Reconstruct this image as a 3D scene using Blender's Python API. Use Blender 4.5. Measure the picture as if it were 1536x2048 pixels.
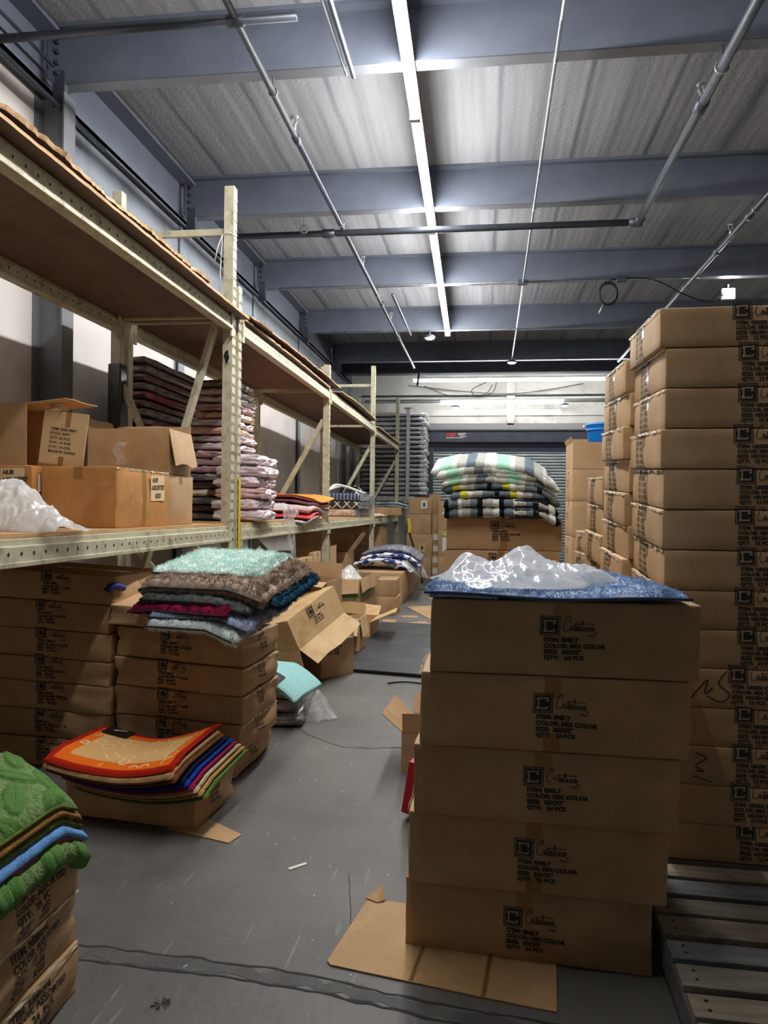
import bpy, math, random
import mathutils
from mathutils import Vector, Matrix, noise
for _o in list(bpy.data.objects): bpy.data.objects.remove(_o)
SC = bpy.context.scene
COL = SC.collection
R = math.radians
# ------------------------------------------------------------------ camera
cam_d = bpy.data.cameras.new('camera'); cam = bpy.data.objects.new('camera', cam_d); COL.objects.link(cam)
cam_d.sensor_fit = 'VERTICAL'; cam_d.sensor_height = 24; cam_d.lens = 1500/2048*24
cam_d.clip_start = .05; cam_d.clip_end = 100
_y, _p, _a = R(7.5), R(.2), R(.7)
_F = Vector((-math.sin(_y)*math.cos(_p), math.cos(_y)*math.cos(_p), -math.sin(_p)))
_R0 = Vector((math.cos(_y), math.sin(_y), 0)); _U0 = _R0.cross(_F)
_R = _R0*math.cos(_a)+_U0*math.sin(_a); _U = _U0*math.cos(_a)-_R0*math.sin(_a)
m = Matrix((_R, _U, -_F)).transposed().to_4x4(); m.translation = (0, 0, 1.48)
cam.matrix_world = m
SC.camera = cam
SC.view_settings.view_transform = 'Standard'; SC.view_settings.look = 'None'
SC.view_settings.gamma = 1; SC.view_settings.use_curve_mapping = False
SC.view_settings.exposure = 1.40
# ------------------------------------------------------------------ world: very dim, the hall is closed
w = bpy.data.worlds.new('world'); SC.world = w; w.use_nodes = True
w.node_tree.nodes['Background'].inputs[0].default_value = (.75, .85, 1, 1)
w.node_tree.nodes['Background'].inputs[1].default_value = .05
STRIP = 50.0      # emission of the LED tubes
STRIP_COL = (1.0, .985, .96)
# ------------------------------------------------------------------ materials
MATS = {}
def mat(name, c, rough=.7, c2=None, scale=6, stretch=(1, 1, 1), bump=0, bscale=60, metal=0, coat=0, rnd=0, detail=4, thr=(.35, .65), coords='Object', spec=.5, dirt=None, dscale=3):
    if name in MATS: return MATS[name]
    M = bpy.data.materials.new(name); M.use_nodes = True; nt = M.node_tree; N = nt.nodes; L = nt.links
    b = N['Principled BSDF']; b.inputs['Roughness'].default_value = rough; b.inputs['Metallic'].default_value = metal
    b.inputs['Coat Weight'].default_value = coat; b.inputs['Coat Roughness'].default_value = .15
    b.inputs['Specular IOR Level'].default_value = spec
    tc = N.new('ShaderNodeTexCoord'); mp = N.new('ShaderNodeMapping'); L.new(tc.outputs[coords], mp.inputs[0]); mp.inputs['Scale'].default_value = stretch
    cur = None
    if c2:
        nz = N.new('ShaderNodeTexNoise'); nz.inputs['Scale'].default_value = scale; nz.inputs['Detail'].default_value = detail; L.new(mp.outputs[0], nz.inputs[0])
        cr = N.new('ShaderNodeValToRGB'); cr.color_ramp.elements[0].position = thr[0]; cr.color_ramp.elements[1].position = thr[1]
        cr.color_ramp.elements[0].color = (*c, 1); cr.color_ramp.elements[1].color = (*c2, 1); L.new(nz.outputs[0], cr.inputs[0]); cur = cr.outputs[0]
    if dirt:
        nz = N.new('ShaderNodeTexNoise'); nz.inputs['Scale'].default_value = dscale; nz.inputs['Detail'].default_value = 8; nz.inputs['Roughness'].default_value = .7; L.new(tc.outputs[coords], nz.inputs[0])
        cr = N.new('ShaderNodeValToRGB'); cr.color_ramp.elements[0].position = .52; cr.color_ramp.elements[1].position = .68
        cr.color_ramp.elements[0].color = (0, 0, 0, 1); cr.color_ramp.elements[1].color = (1, 1, 1, 1); L.new(nz.outputs[0], cr.inputs[0])
        mx = N.new('ShaderNodeMix'); mx.data_type = 'RGBA'; L.new(cr.outputs[0], mx.inputs[0])
        if cur: L.new(cur, mx.inputs[6])
        else: mx.inputs[6].default_value = (*c, 1)
        mx.inputs[7].default_value = (*dirt, 1); cur = mx.outputs[2]
    if rnd:
        oi = N.new('ShaderNodeObjectInfo'); mr = N.new('ShaderNodeMapRange'); L.new(oi.outputs['Random'], mr.inputs[0])
        mr.inputs[3].default_value = 1-rnd; mr.inputs[4].default_value = 1+rnd
        hs = N.new('ShaderNodeHueSaturation'); L.new(mr.outputs[0], hs.inputs['Value'])
        if cur: L.new(cur, hs.inputs['Color'])
        else: hs.inputs['Color'].default_value = (*c, 1)
        cur = hs.outputs[0]
    if cur: L.new(cur, b.inputs['Base Color'])
    else: b.inputs['Base Color'].default_value = (*c, 1)
    if bump:
        nz = N.new('ShaderNodeTexNoise'); nz.inputs['Scale'].default_value = bscale; nz.inputs['Detail'].default_value = 5; L.new(mp.outputs[0], nz.inputs[0])
        bp = N.new('ShaderNodeBump'); bp.inputs['Strength'].default_value = bump; bp.inputs['Distance'].default_value = .01; L.new(nz.outputs[0], bp.inputs['Height']); L.new(bp.outputs[0], b.inputs['Normal'])
    MATS[name] = M; return M
def S(r, g, b):
    f = lambda v: (v/255/12.92) if v/255 <= .04045 else ((v/255+.055)/1.055)**2.4
    return (f(r), f(g), f(b))
def emit(name, col, st):
    M = bpy.data.materials.new(name); M.use_nodes = True; nt = M.node_tree
    b = nt.nodes['Principled BSDF']; b.inputs['Base Color'].default_value = (.9, .9, .9, 1); b.inputs['Emission Color'].default_value = (*col, 1); b.inputs['Emission Strength'].default_value = st
    MATS[name] = M; return M
kraft = mat('kraft', S(190, 156, 116), .62, S(178, 143, 103), 5, (1, 1, 1), .12, 90, rnd=.06, dirt=S(164, 130, 92), dscale=2.2)
kraft_in = mat('kraft_inside', S(176, 145, 108), .8, S(166, 135, 98), 8, bump=.1, rnd=.04)
kraft_lt = mat('kraft_light', S(212, 180, 134), .7, S(202, 169, 122), 6, bump=.1, rnd=.05, dirt=S(185, 145, 98), dscale=3)
kraft_or = mat('kraft_orange', S(196, 138, 76), .6, S(184, 126, 66), 6, bump=.12, dirt=S(160, 104, 52), dscale=4)
tape = mat('parcel_tape', S(160, 116, 66), .22, coat=.6, bump=.25, bscale=40)
tear = mat('torn_paper_lit', S(232, 220, 196), .6, bump=.5, bscale=80)  # tape remnants and cut flap edges, their overexposed white put into the colour
ink = mat('printing_ink', (.018, .015, .014), .6)
inkC = mat('print_paper', S(168, 144, 116), .7)
sharp = mat('marker_ink', (.02, .018, .016), .5)
white = mat('white_paper', S(225, 222, 212), .7)
cream = mat('cream_rack_paint', S(202, 198, 172), .45, S(186, 181, 152), 14, bump=.08, bscale=30, dirt=S(138, 128, 104), dscale=9)
black = mat('black_matte', (.012, .012, .014), .6, spec=.2)
hole = mat('hole_shade', (.006, .006, .006), .9)
yellow = mat('yellow_tape', S(222, 190, 20), .4)
blacktape = mat('black_stretch_tape', (.01, .011, .013), .25, coat=.5, bump=.9, bscale=25)
steel = mat('blue_grey_steel', S(92, 98, 111), .46, S(84, 90, 103), 3, bump=.04, dirt=S(82, 88, 100), dscale=5)
pipe_m = mat('pipe_paint', S(70, 74, 84), .4, S(60, 64, 72), 9, metal=.3)
galv = mat('galvanised', S(168, 172, 176), .35, S(140, 146, 150), 12, metal=.6)
flange_lit = mat('flange_lit_grey', S(146, 150, 158), .5, S(130, 134, 142), 3)  # beam steel made paler: light on the bottom flange put into its colour
colM = mat('column_grey', S(112, 114, 120), .45, S(100, 102, 108), 3)
darksteel = mat('dark_steel', S(58, 64, 76), .45, S(48, 53, 64), 5)
ply = mat('plywood_face', S(124, 97, 86), .65, S(102, 78, 68), 3, (1, .12, 1), .15, 40, dirt=S(92, 62, 48), dscale=4)
ply_lt = mat('plywood_edge', S(214, 178, 128), .7, S(176, 132, 86), 20, (.3, .3, 12))
ply_dk = mat('plywood_dark', S(96, 74, 60), .6, S(74, 56, 46), 4, (1, .15, 1), .15)
ply_deck = mat('plywood_deck', S(196, 158, 112), .6, S(180, 138, 92), 5, (1, .2, 1), .1)
bluep = mat('bucket_blue', S(20, 120, 205), .35)
# ------------------------------------------------------------------ object helpers
def tagd(o, label=None, cat=None, group=None, kind=None):
    if label: o['label'] = label
    if cat: o['category'] = cat
    if group: o['group'] = group
    if kind: o['kind'] = kind
    return o
def empty(name, loc=(0, 0, 0), rz=0, rx=0, ry=0):
    o = bpy.data.objects.new(name, None); COL.objects.link(o); o.location = loc; o.rotation_euler = (rx, ry, rz); o.empty_display_size = .1; return o
def mesh(name, V, Fc, M, parent=None, smooth=False, loc=None, mi=None):
    me = bpy.data.meshes.new(name); me.from_pydata([tuple(v) for v in V], [], Fc)
    for q in (M if isinstance(M, (list, tuple)) else [M]): me.materials.append(q)
    if mi: me.polygons.foreach_set('material_index', mi)
    if smooth: me.polygons.foreach_set('use_smooth', [True]*len(me.polygons))
    me.update(); o = bpy.data.objects.new(name, me); COL.objects.link(o)
    if parent: o.parent = parent
    if loc: o.location = loc
    return o
class MB:
    def __init__(s): s.v = []; s.f = []; s.m = []
    def add(s, V, Fc, m=0):
        n = len(s.v); s.v += [tuple(q) for q in V]; s.f += [tuple(i+n for i in q) for q in Fc]; s.m += [m]*len(Fc)
    def box(s, a, b, m=0, T=None):
        x0, y0, z0 = a; x1, y1, z1 = b
        V = [(x0, y0, z0), (x1, y0, z0), (x1, y1, z0), (x0, y1, z0), (x0, y0, z1), (x1, y0, z1), (x1, y1, z1), (x0, y1, z1)]
        if T is not None: V = [T @ Vector(q) for q in V]
        s.add(V, [(0, 3, 2, 1), (4, 5, 6, 7), (0, 1, 5, 4), (1, 2, 6, 5), (2, 3, 7, 6), (3, 0, 4, 7)], m)
    def bbox(s, a, b, e=.004, m=0):   # box with chamfered edges
        V, Fc = rbox(b[0]-a[0], b[1]-a[1], b[2]-a[2], e, 1, 1, 1)
        cx, cy = (a[0]+b[0])/2, (a[1]+b[1])/2
        s.add([(x+cx, y+cy, z+a[2]) for x, y, z in V], Fc, m)
    def bar(s, p, q, w, h, m=0):       # rectangular bar from p to q
        p, q = Vector(p), Vector(q); d = (q-p); L = d.length; d.normalize()
        up = Vector((0, 0, 1)) if abs(d.z) < .95 else Vector((0, 1, 0))
        sx = d.cross(up).normalized(); sz = sx.cross(d)
        V = []
        for t in (p, q):
            for a, b in ((-1, -1), (1, -1), (1, 1), (-1, 1)): V.append(t+sx*(a*w/2)+sz*(b*h/2))
        s.add(V, [(0, 1, 2, 3), (7, 6, 5, 4), (0, 4, 5, 1), (1, 5, 6, 2), (2, 6, 7, 3), (3, 7, 4, 0)], m)
    def tube(s, pts, r, n=8, m=0, cap=True):
        pts = [Vector(p) for p in pts]; k = len(pts); V = []; pr = None
        for i, p in enumerate(pts):
            d = (pts[min(i+1, k-1)]-pts[max(i-1, 0)]).normalized()
            if pr is None:
                up = Vector((0, 0, 1)) if abs(d.z) < .9 else Vector((1, 0, 0)); sx = d.cross(up).normalized()
            else: sx = (pr-d*pr.dot(d)).normalized()
            pr = sx; sz = sx.cross(d); rr = r[i] if isinstance(r, (list, tuple)) else r
            for j in range(n):
                a = 2*math.pi*j/n; V.append(p+sx*(rr*math.cos(a))+sz*(rr*math.sin(a)))
        Fc = [(i*n+j, (i+1)*n+j, (i+1)*n+(j+1) % n, i*n+(j+1) % n) for i in range(k-1) for j in range(n)]
        if cap: Fc += [tuple(range(n)), tuple(reversed(range((k-1)*n, k*n)))]
        s.add(V, Fc, m)
    def lathe(s, prof, c=(0, 0, 0), n=20, m=0):
        V = []; k = len(prof)
        for r, z in prof:
            for j in range(n):
                a = 2*math.pi*j/n; V.append((c[0]+r*math.cos(a), c[1]+r*math.sin(a), c[2]+z))
        s.add(V, [(i*n+j, i*n+(j+1) % n, (i+1)*n+(j+1) % n, (i+1)*n+j) for i in range(k-1) for j in range(n)], m)
    def build(s, name, M, parent=None, smooth=False, loc=None): return mesh(name, s.v, s.f, M, parent, smooth, loc, s.m)
def rbox(w, d, h, r, nx, ny, nz, fn=None):
    def ax(L, n, o):
        r2 = min(r, L*.3); a = [o, o+r2*.3, o+r2]
        a += [o+r2+(L-2*r2)*i/n for i in range(1, n)]
        return a+[o+L-r2, o+L-r2*.3, o+L]
    X = ax(w, nx, -w/2); Y = ax(d, ny, -d/2); Z = ax(h, nz, 0)
    idx = {}; V = []; Fc = []
    def vid(i, j, k):
        q = (i, j, k)
        if q not in idx:
            p = Vector((X[i], Y[j], Z[k])); rr = min(r, w*.3, d*.3, h*.3)
            c = Vector((max(-w/2+rr, min(w/2-rr, p.x)), max(-d/2+rr, min(d/2-rr, p.y)), max(rr, min(h-rr, p.z))))
            dd = p-c
            if dd.length > 1e-9: p = c+dd.normalized()*rr
            idx[q] = len(V); V.append(fn(p) if fn else p)
        return idx[q]
    a, b, c = len(X)-1, len(Y)-1, len(Z)-1
    for i in range(a):
        for j in range(b):
            Fc.append((vid(i, j, c), vid(i+1, j, c), vid(i+1, j+1, c), vid(i, j+1, c))); Fc.append((vid(i, j, 0), vid(i, j+1, 0), vid(i+1, j+1, 0), vid(i+1, j, 0)))
    for i in range(a):
        for k in range(c):
            Fc.append((vid(i, 0, k), vid(i+1, 0, k), vid(i+1, 0, k+1), vid(i, 0, k+1))); Fc.append((vid(i, b, k), vid(i, b, k+1), vid(i+1, b, k+1), vid(i+1, b, k)))
    for j in range(b):
        for k in range(c):
            Fc.append((vid(0, j, k), vid(0, j, k+1), vid(0, j+1, k+1), vid(0, j+1, k))); Fc.append((vid(a, j, k), vid(a, j+1, k), vid(a, j+1, k+1), vid(a, j, k+1)))
    return V, Fc
# ------------------------------------------------------------------ lettering
_tc = {}
def text2d(body, size, bold=.0, align='LEFT'):
    key = (body, size, bold, align)
    if key in _tc: return _tc[key]
    cu = bpy.data.curves.new('lettering', 'FONT'); cu.body = body; cu.size = size; cu.offset = bold; cu.align_x = align; cu.resolution_u = 2
    o = bpy.data.objects.new('lettering', cu); COL.objects.link(o); bpy.context.view_layer.update()
    me = o.evaluated_get(bpy.context.evaluated_depsgraph_get()).to_mesh()
    V = [(v.co.x, v.co.y) for v in me.vertices]; Fc = [tuple(p.vertices) for p in me.polygons]
    o.evaluated_get(bpy.context.evaluated_depsgraph_get()).to_mesh_clear()
    bpy.data.objects.remove(o); bpy.data.curves.remove(cu); _tc[key] = (V, Fc); return V, Fc
def crom(P, n=6, closed=False):
    out = []; k = len(P)
    for i in range(k if closed else k-1):
        g = lambda j: Vector(P[j % k]) if closed else Vector(P[max(0, min(k-1, j))])
        p0, p1, p2, p3 = g(i-1), g(i), g(i+1), g(i+2)
        for t in range(n):
            t = t/n; out.append(.5*((2*p1)+(p2-p0)*t+(2*p0-5*p1+4*p2-p3)*t*t+(3*p1-p0-3*p2+p3)*t**3))
    if not closed: out.append(Vector(P[-1]))
    return out
def ribbon2d(P, wd):
    V = []; Fc = []; k = len(P)
    for i in range(k):
        d = (Vector(P[min(i+1, k-1)])-Vector(P[max(i-1, 0)])); d = d.normalized() if d.length > 1e-9 else Vector((1, 0)); n = Vector((-d.y, d.x))*wd/2
        V += [(P[i][0]-n.x, P[i][1]-n.y), (P[i][0]+n.x, P[i][1]+n.y)]
    for i in range(k-1): Fc.append((2*i, 2*i+2, 2*i+3, 2*i+1))
    return V, Fc
class P2:      # a flat print made of 2-D pieces: m 0 = ink, 1 = paper
    def __init__(s): s.v = []; s.f = []; s.m = []
    def add(s, VF, dx=0, dy=0, m=0, lift=0, sx=1, sy=1):
        V, Fc = VF; n = len(s.v); s.v += [(a*sx+dx, b*sy+dy, lift) for a, b in V]; s.f += [tuple(i+n for i in q) for q in Fc]; s.m += [m]*len(Fc)
    def rect(s, x0, y0, x1, y1, m=0, lift=0): s.add(([(x0, y0), (x1, y0), (x1, y1), (x0, y1)], [(0, 1, 2, 3)]), m=m, lift=lift)
def logo(p, x, y, s):          # square badge with a letter C, bottom-left at x, y
    t = s*.045
    for a in ((0, 0, s, t), (0, s-t, s, s), (0, t, t, s-t), (s-t, t, s, s-t)): p.rect(x+a[0], y+a[1], x+a[2], y+a[3])
    i = s*.1; g = (s-2*i)/6
    for a in range(6):
        for b in range(6): p.rect(x+i+a*g, y+i+b*g, x+i+a*g+g, y+i+b*g+g, lift=.0003)
    C = [(.72, .36), (.72, .24), (.34, .24), (.27, .31), (.27, .69), (.34, .76), (.72, .76), (.72, .62), (.63, .62)]
    cw = .095
    p.add(ribbon2d([Vector((x+a*s, y+b*s)) for a, b in C], cw*s), m=1, lift=.0014)
    p.rect(x+.17*s, y+.66*s, x+.3*s, y+.8*s, m=1, lift=.0014); p.rect(x+.17*s, y+.18*s, x+.3*s, y+.33*s, m=1, lift=.0014); p.rect(x+.7*s, y+.58*s, x+.78*s, y+.82*s, m=1, lift=.0014)
SCRIPT = [[(.50, .70), (.62, .92), (.50, 1.02), (.25, .80), (.08, .45), (.10, .12), (.28, 0), (.50, .12), (.62, .30), (.74, .36), (.64, .38), (.58, .18), (.68, .08), (.80, .34), (.80, .1), (.92, .14), (1.06, .62), (.99, .1), (1.12, .12), (1.26, .36), (1.16, .36), (1.10, .16), (1.22, .08), (1.34, .34), (1.34, .1), (1.46, .2), (1.62, .72), (1.54, .7), (1.50, .1), (1.62, .12), (1.74, .36), (1.72, .1), (1.84, .12), (1.94, .34), (1.96, .08), (2.06, .34), (2.14, .28), (2.14, .08), (2.26, .14), (2.40, .36), (2.30, .34), (2.26, .14), (2.38, .08), (2.50, .32), (2.50, .04), (2.62, -.06), (2.76, .02)],
          [(.88, .52), (1.3, .55), (1.9, .56), (2.5, .54)]]
def script(p, x, y, h):
    for s in SCRIPT: p.add(ribbon2d([Vector((q.x*h*.82+x, q.y*h+y)) for q in crom([Vector((a, b)) for a, b in s], 5)], h*.05))
def block(p, lines, x, y, size, step, bold=.0008):
    for i, l in enumerate(lines): p.add(text2d(l, size, bold), x, y-i*step, sx=1.08)
def print_front(lines, s=.062):
    p = P2(); logo(p, -.09, .03, s); script(p, -.09+s*1.12, .044, s*.75); p.add(text2d('Home', s*.16, .0003), -.09+s*2.35, .0305)
    block(p, lines, -.078, .012, .0185, .0192, .0011); return p
def scrib(P, wd=.004, sc=1, n=5):
    return ribbon2d([Vector((q.x*sc, q.y*sc)) for q in crom([Vector(a) for a in P], n)], wd)
PR_EMILY = print_front(['ITEM: EMILY', 'COLOR: MIX COLOR', 'SIZE:  20X32"', 'QTY:   24 PCS'])
PR_GREEK = print_front(['ITEM: GREEK KEY', 'COLOR: MIX COLOR', 'SIZE: 18X30+18X30', 'QTY:   12 PCS'], .07)
PR_FAINT = print_front(['ITEM: EMILY', 'COLOR: MIX COLOR', 'SIZE:  20X32"', 'QTY:   24 PCS'], .066)
def print_side(lines, size=.02, step=.021, x=-.16):
    p = P2(); block(p, lines, x, .055, size, step, .0009); return p
PR_SIDE = print_side(['ITEM: GREEK KEY', 'SIZE: 18X30', 'QTY:   12 PCS', 'G.W.:  11 KGS', 'N.W.:  10 KGS', 'MEAS: 72X46X15'], .0215, .0225)
PR_RIB = print_side(['ITEM: RIBBON', 'COLOR: ASSORTED', 'QTY:   24  PCS', 'G.W.:      KGS', 'N.W.:      KGS'], .026, .025, -.14)
PR_END = print_side(['ITEM: EMILY', 'QTY:  24 PCS', 'G.W.: KGS', 'N.W.: KGS'], .02, .022, -.09)
# ------------------------------------------------------------------ carton
def carton(label, loc, w, d, h, rz=0, bulge=.006, top=.0, tx=0, ty=0, txb=None, tyb=None, lean=(0, 0), prints=(), tapes=('top',), edge=None, crumple=.002, seed=0, mt=None, group=None, n=6, name='cardboard_box', cat='box', marks=(), rx=0, ry=0, bx=None, crease=0):
    root = empty(name, loc, rz, rx, ry); tagd(root, label, cat, group)
    txb = tx if txb is None else txb; tyb = ty if tyb is None else tyb
    bx = bulge if bx is None else bx
    so = Vector((seed*7.13, seed*3.7, seed*1.9))
    def fn(p):
        nx = p.x/(w/2); ny = p.y/(d/2); k = p.z/h; nz = 2*k-1; q = p.copy()
        mm = lambda a: max(0, 1-a*a)
        low = .75+.5*math.exp(-((k-.35)/.3)**2)
        q.x += bx*low*mm(ny)*mm(nz)*nx
        q.y += bulge*low*mm(nx)*mm(nz)*ny
        q.z += top*mm(nx)*mm(ny)*(k if k > .5 else 0)
        q.z += (txb+(tx-txb)*k)*p.x+(tyb+(ty-tyb)*k)*p.y
        q.x += lean[0]*k; q.y += lean[1]*k
        if crumple:
            e = noise.noise_vector(Vector((p.x*5, p.y*5, p.z*7))+so); q.x += e.x*crumple*1.6; q.y += e.y*crumple*1.6
            q.z += e.z*crumple*(mm(nz)*.7+.3)
        if crease:
            rr = noise.noise(Vector((p.x*4+p.z*9, p.y*4-p.z*7, p.z*5))+so*1.3); rr = (1-abs(rr)*3) if abs(rr) < .33 else 0
            q.y -= math.copysign(crease*rr*mm(nz), ny) if abs(ny) > .95 else 0
            q.x -= math.copysign(crease*rr*mm(nz), nx) if abs(nx) > .95 else 0
        return q
    V, Fc = rbox(w, d, h, .006, n+2, n, max(4, n//2+2), fn)
    mesh('box_body', V, Fc, mt or kraft, root, True)
    def face(side, u, v, l):
        if side == 'front': return fn(Vector((u, -d/2-l, h/2+v)))
        if side == 'right': return fn(Vector((w/2+l, u, h/2+v)))
        if side == 'left': return fn(Vector((-w/2-l, -u, h/2+v)))
        if side == 'top': return fn(Vector((u, v, h+l)))
    for side, pr, u0, v0, sc in prints:
        mesh('printed_marks', [face(side, a*sc+u0, b*sc+v0, .0018+l) for a, b, l in pr.v], pr.f, [ink, inkC], root, False, None, pr.m)
    for tp in tapes:
        V = []; Fc = []; tw = .026
        def strip(side, us, vs):
            b = len(V); V.extend([face(side, u, v, .0009) for u in us for v in vs]); nn = len(vs)
            for i in range(len(us)-1):
                for j in range(nn-1): Fc.append((b+i*nn+j, b+i*nn+j+1, b+(i+1)*nn+j+1, b+(i+1)*nn+j))
        lin = lambda a, b, k: [a+(b-a)*i/k for i in range(k+1)]
        if tp == 'top':
            strip('top', lin(-w/2+.005, w/2-.005, 10), [-tw, tw])
            for sd in ('left', 'right'): strip(sd, [-tw, tw], lin(h/2-.003, h/2-.06, 3))
        elif tp == 'topy':
            strip('top', [-tw, tw], lin(-d/2+.005, d/2-.005, 8)); strip('front', [-tw, tw], lin(h/2-.003, h/2-.07, 3))
        elif tp == 'front': strip('front', lin(-tw, tw, 1), lin(h/2-.003, -h/2+.003, 6))
        elif tp == 'frontlow': strip('front', [-tw, tw], lin(-h/2+.003, -h/2+.06, 3))
        elif tp == 'sidefull':
            strip('right', [-tw, tw], lin(h/2-.003, -h/2+.003, 6)); strip('left', [-tw, tw], lin(h/2-.003, -h/2+.003, 6))
        mesh('tape', V, Fc, tape, root, True)
    if edge:       # frayed, taped rim along the upper edge of the end faces
        rn = random.Random(seed+5); V = []; Fc = []; k = 26
        for sd in edge:
            b = len(V)
            for i in range(k+1):
                u = -d/2+d*i/k
                V.append(face(sd, u, h/2-.001, .003+rn.random()*.006)); V.append(face(sd, u, h/2-.004-rn.random()*.011, .0025+rn.random()*.004))
            for i in range(k): Fc.append((b+2*i, b+2*i+1, b+2*i+3, b+2*i+2))
        mesh('torn_edge', V, Fc, tear, root, False)
    for P, side, u0, v0, wd in marks:
        VV, FF = scrib(P, wd); mesh('handwriting', [face(side, a+u0, b+v0, .0022) for a, b in VV], FF, sharp, root)
    return root
def open_box(label, loc, w, d, h, rz=0, rx=0, ry=0, flaps=(), mt=None, t=.006, group=None, name='open_box', bottom=True, prints=(), band=None):
    """flaps: (side, degrees from closed-up, length)"""
    mt = mt or kraft
    root = empty(name, loc, rz, rx, ry); tagd(root, label, 'box', group)
    m = MB()
    m.box((-w/2, -d/2, 0), (w/2, -d/2+t, h)); m.box((-w/2, d/2-t, 0), (w/2, d/2, h)); m.box((-w/2, -d/2+t, 0), (-w/2+t, d/2-t, h)); m.box((w/2-t, -d/2+t, 0), (w/2, d/2-t, h))
    m.box((-w/2+t, -d/2+t, 0), (w/2-t, d/2-t, t)); m.build('box_body', mt, root)
    for side, deg, ln in flaps:
        a = R(deg); dy, dz = math.sin(a), math.cos(a)     # 0 = straight up, 90 = horizontal outwards
        V = []; Fc = []; k = 6; half = (w if side in ('front', 'back') else d)/2
        for i in range(k+1):
            for s in range(5):
                u = (-half+.004)+(2*half-.008)*s/4; q = ln*i/k; bend = .06*ln*math.sin(q/ln*2)*math.sin(s*2.1+deg)
                if side == 'front': V.append((u, -d/2-q*dy, h+q*dz+bend))
                if side == 'back': V.append((u, d/2+q*dy, h+q*dz+bend))
                if side == 'left': V.append((-w/2-q*dy, u, h+q*dz+bend))
                if side == 'right': V.append((w/2+q*dy, u, h+q*dz+bend))
        for i in range(k):
            for s in range(4): Fc.append((i*5+s, i*5+s+1, (i+1)*5+s+1, (i+1)*5+s))
        o = mesh('flap', V, Fc, mt, root); md = o.modifiers.new('thick', 'SOLIDIFY'); md.thickness = .004; md.offset = 0
    for side, pr, u0, v0, sc in prints:
        if side == 'front': f = lambda a, b, l: (a, -d/2-.0015-l, h/2+b)
        elif side == 'back': f = lambda a, b, l: (-a, d/2+.0015+l, h/2+b)
        elif side == 'right': f = lambda a, b, l: (w/2+.0015+l, a, h/2+b)
        elif side == 'bottom': f = lambda a, b, l: (a, -b, -.0015-l)
        mesh('printed_marks', [f(a*sc+u0, b*sc+v0, l) for a, b, l in pr.v], pr.f, [ink, inkC], root, False, None, pr.m)
    if band:
        m = MB(); e = .002; z0, z1 = band[:2]
        m.box((-w/2-e, -d/2-e, z0), (w/2+e, -d/2, z1)); m.box((w/2, -d/2-e, z0), (w/2+e, d/2+e, z1)); m.build('green_tape_band', band[2], root)
    return root
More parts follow.
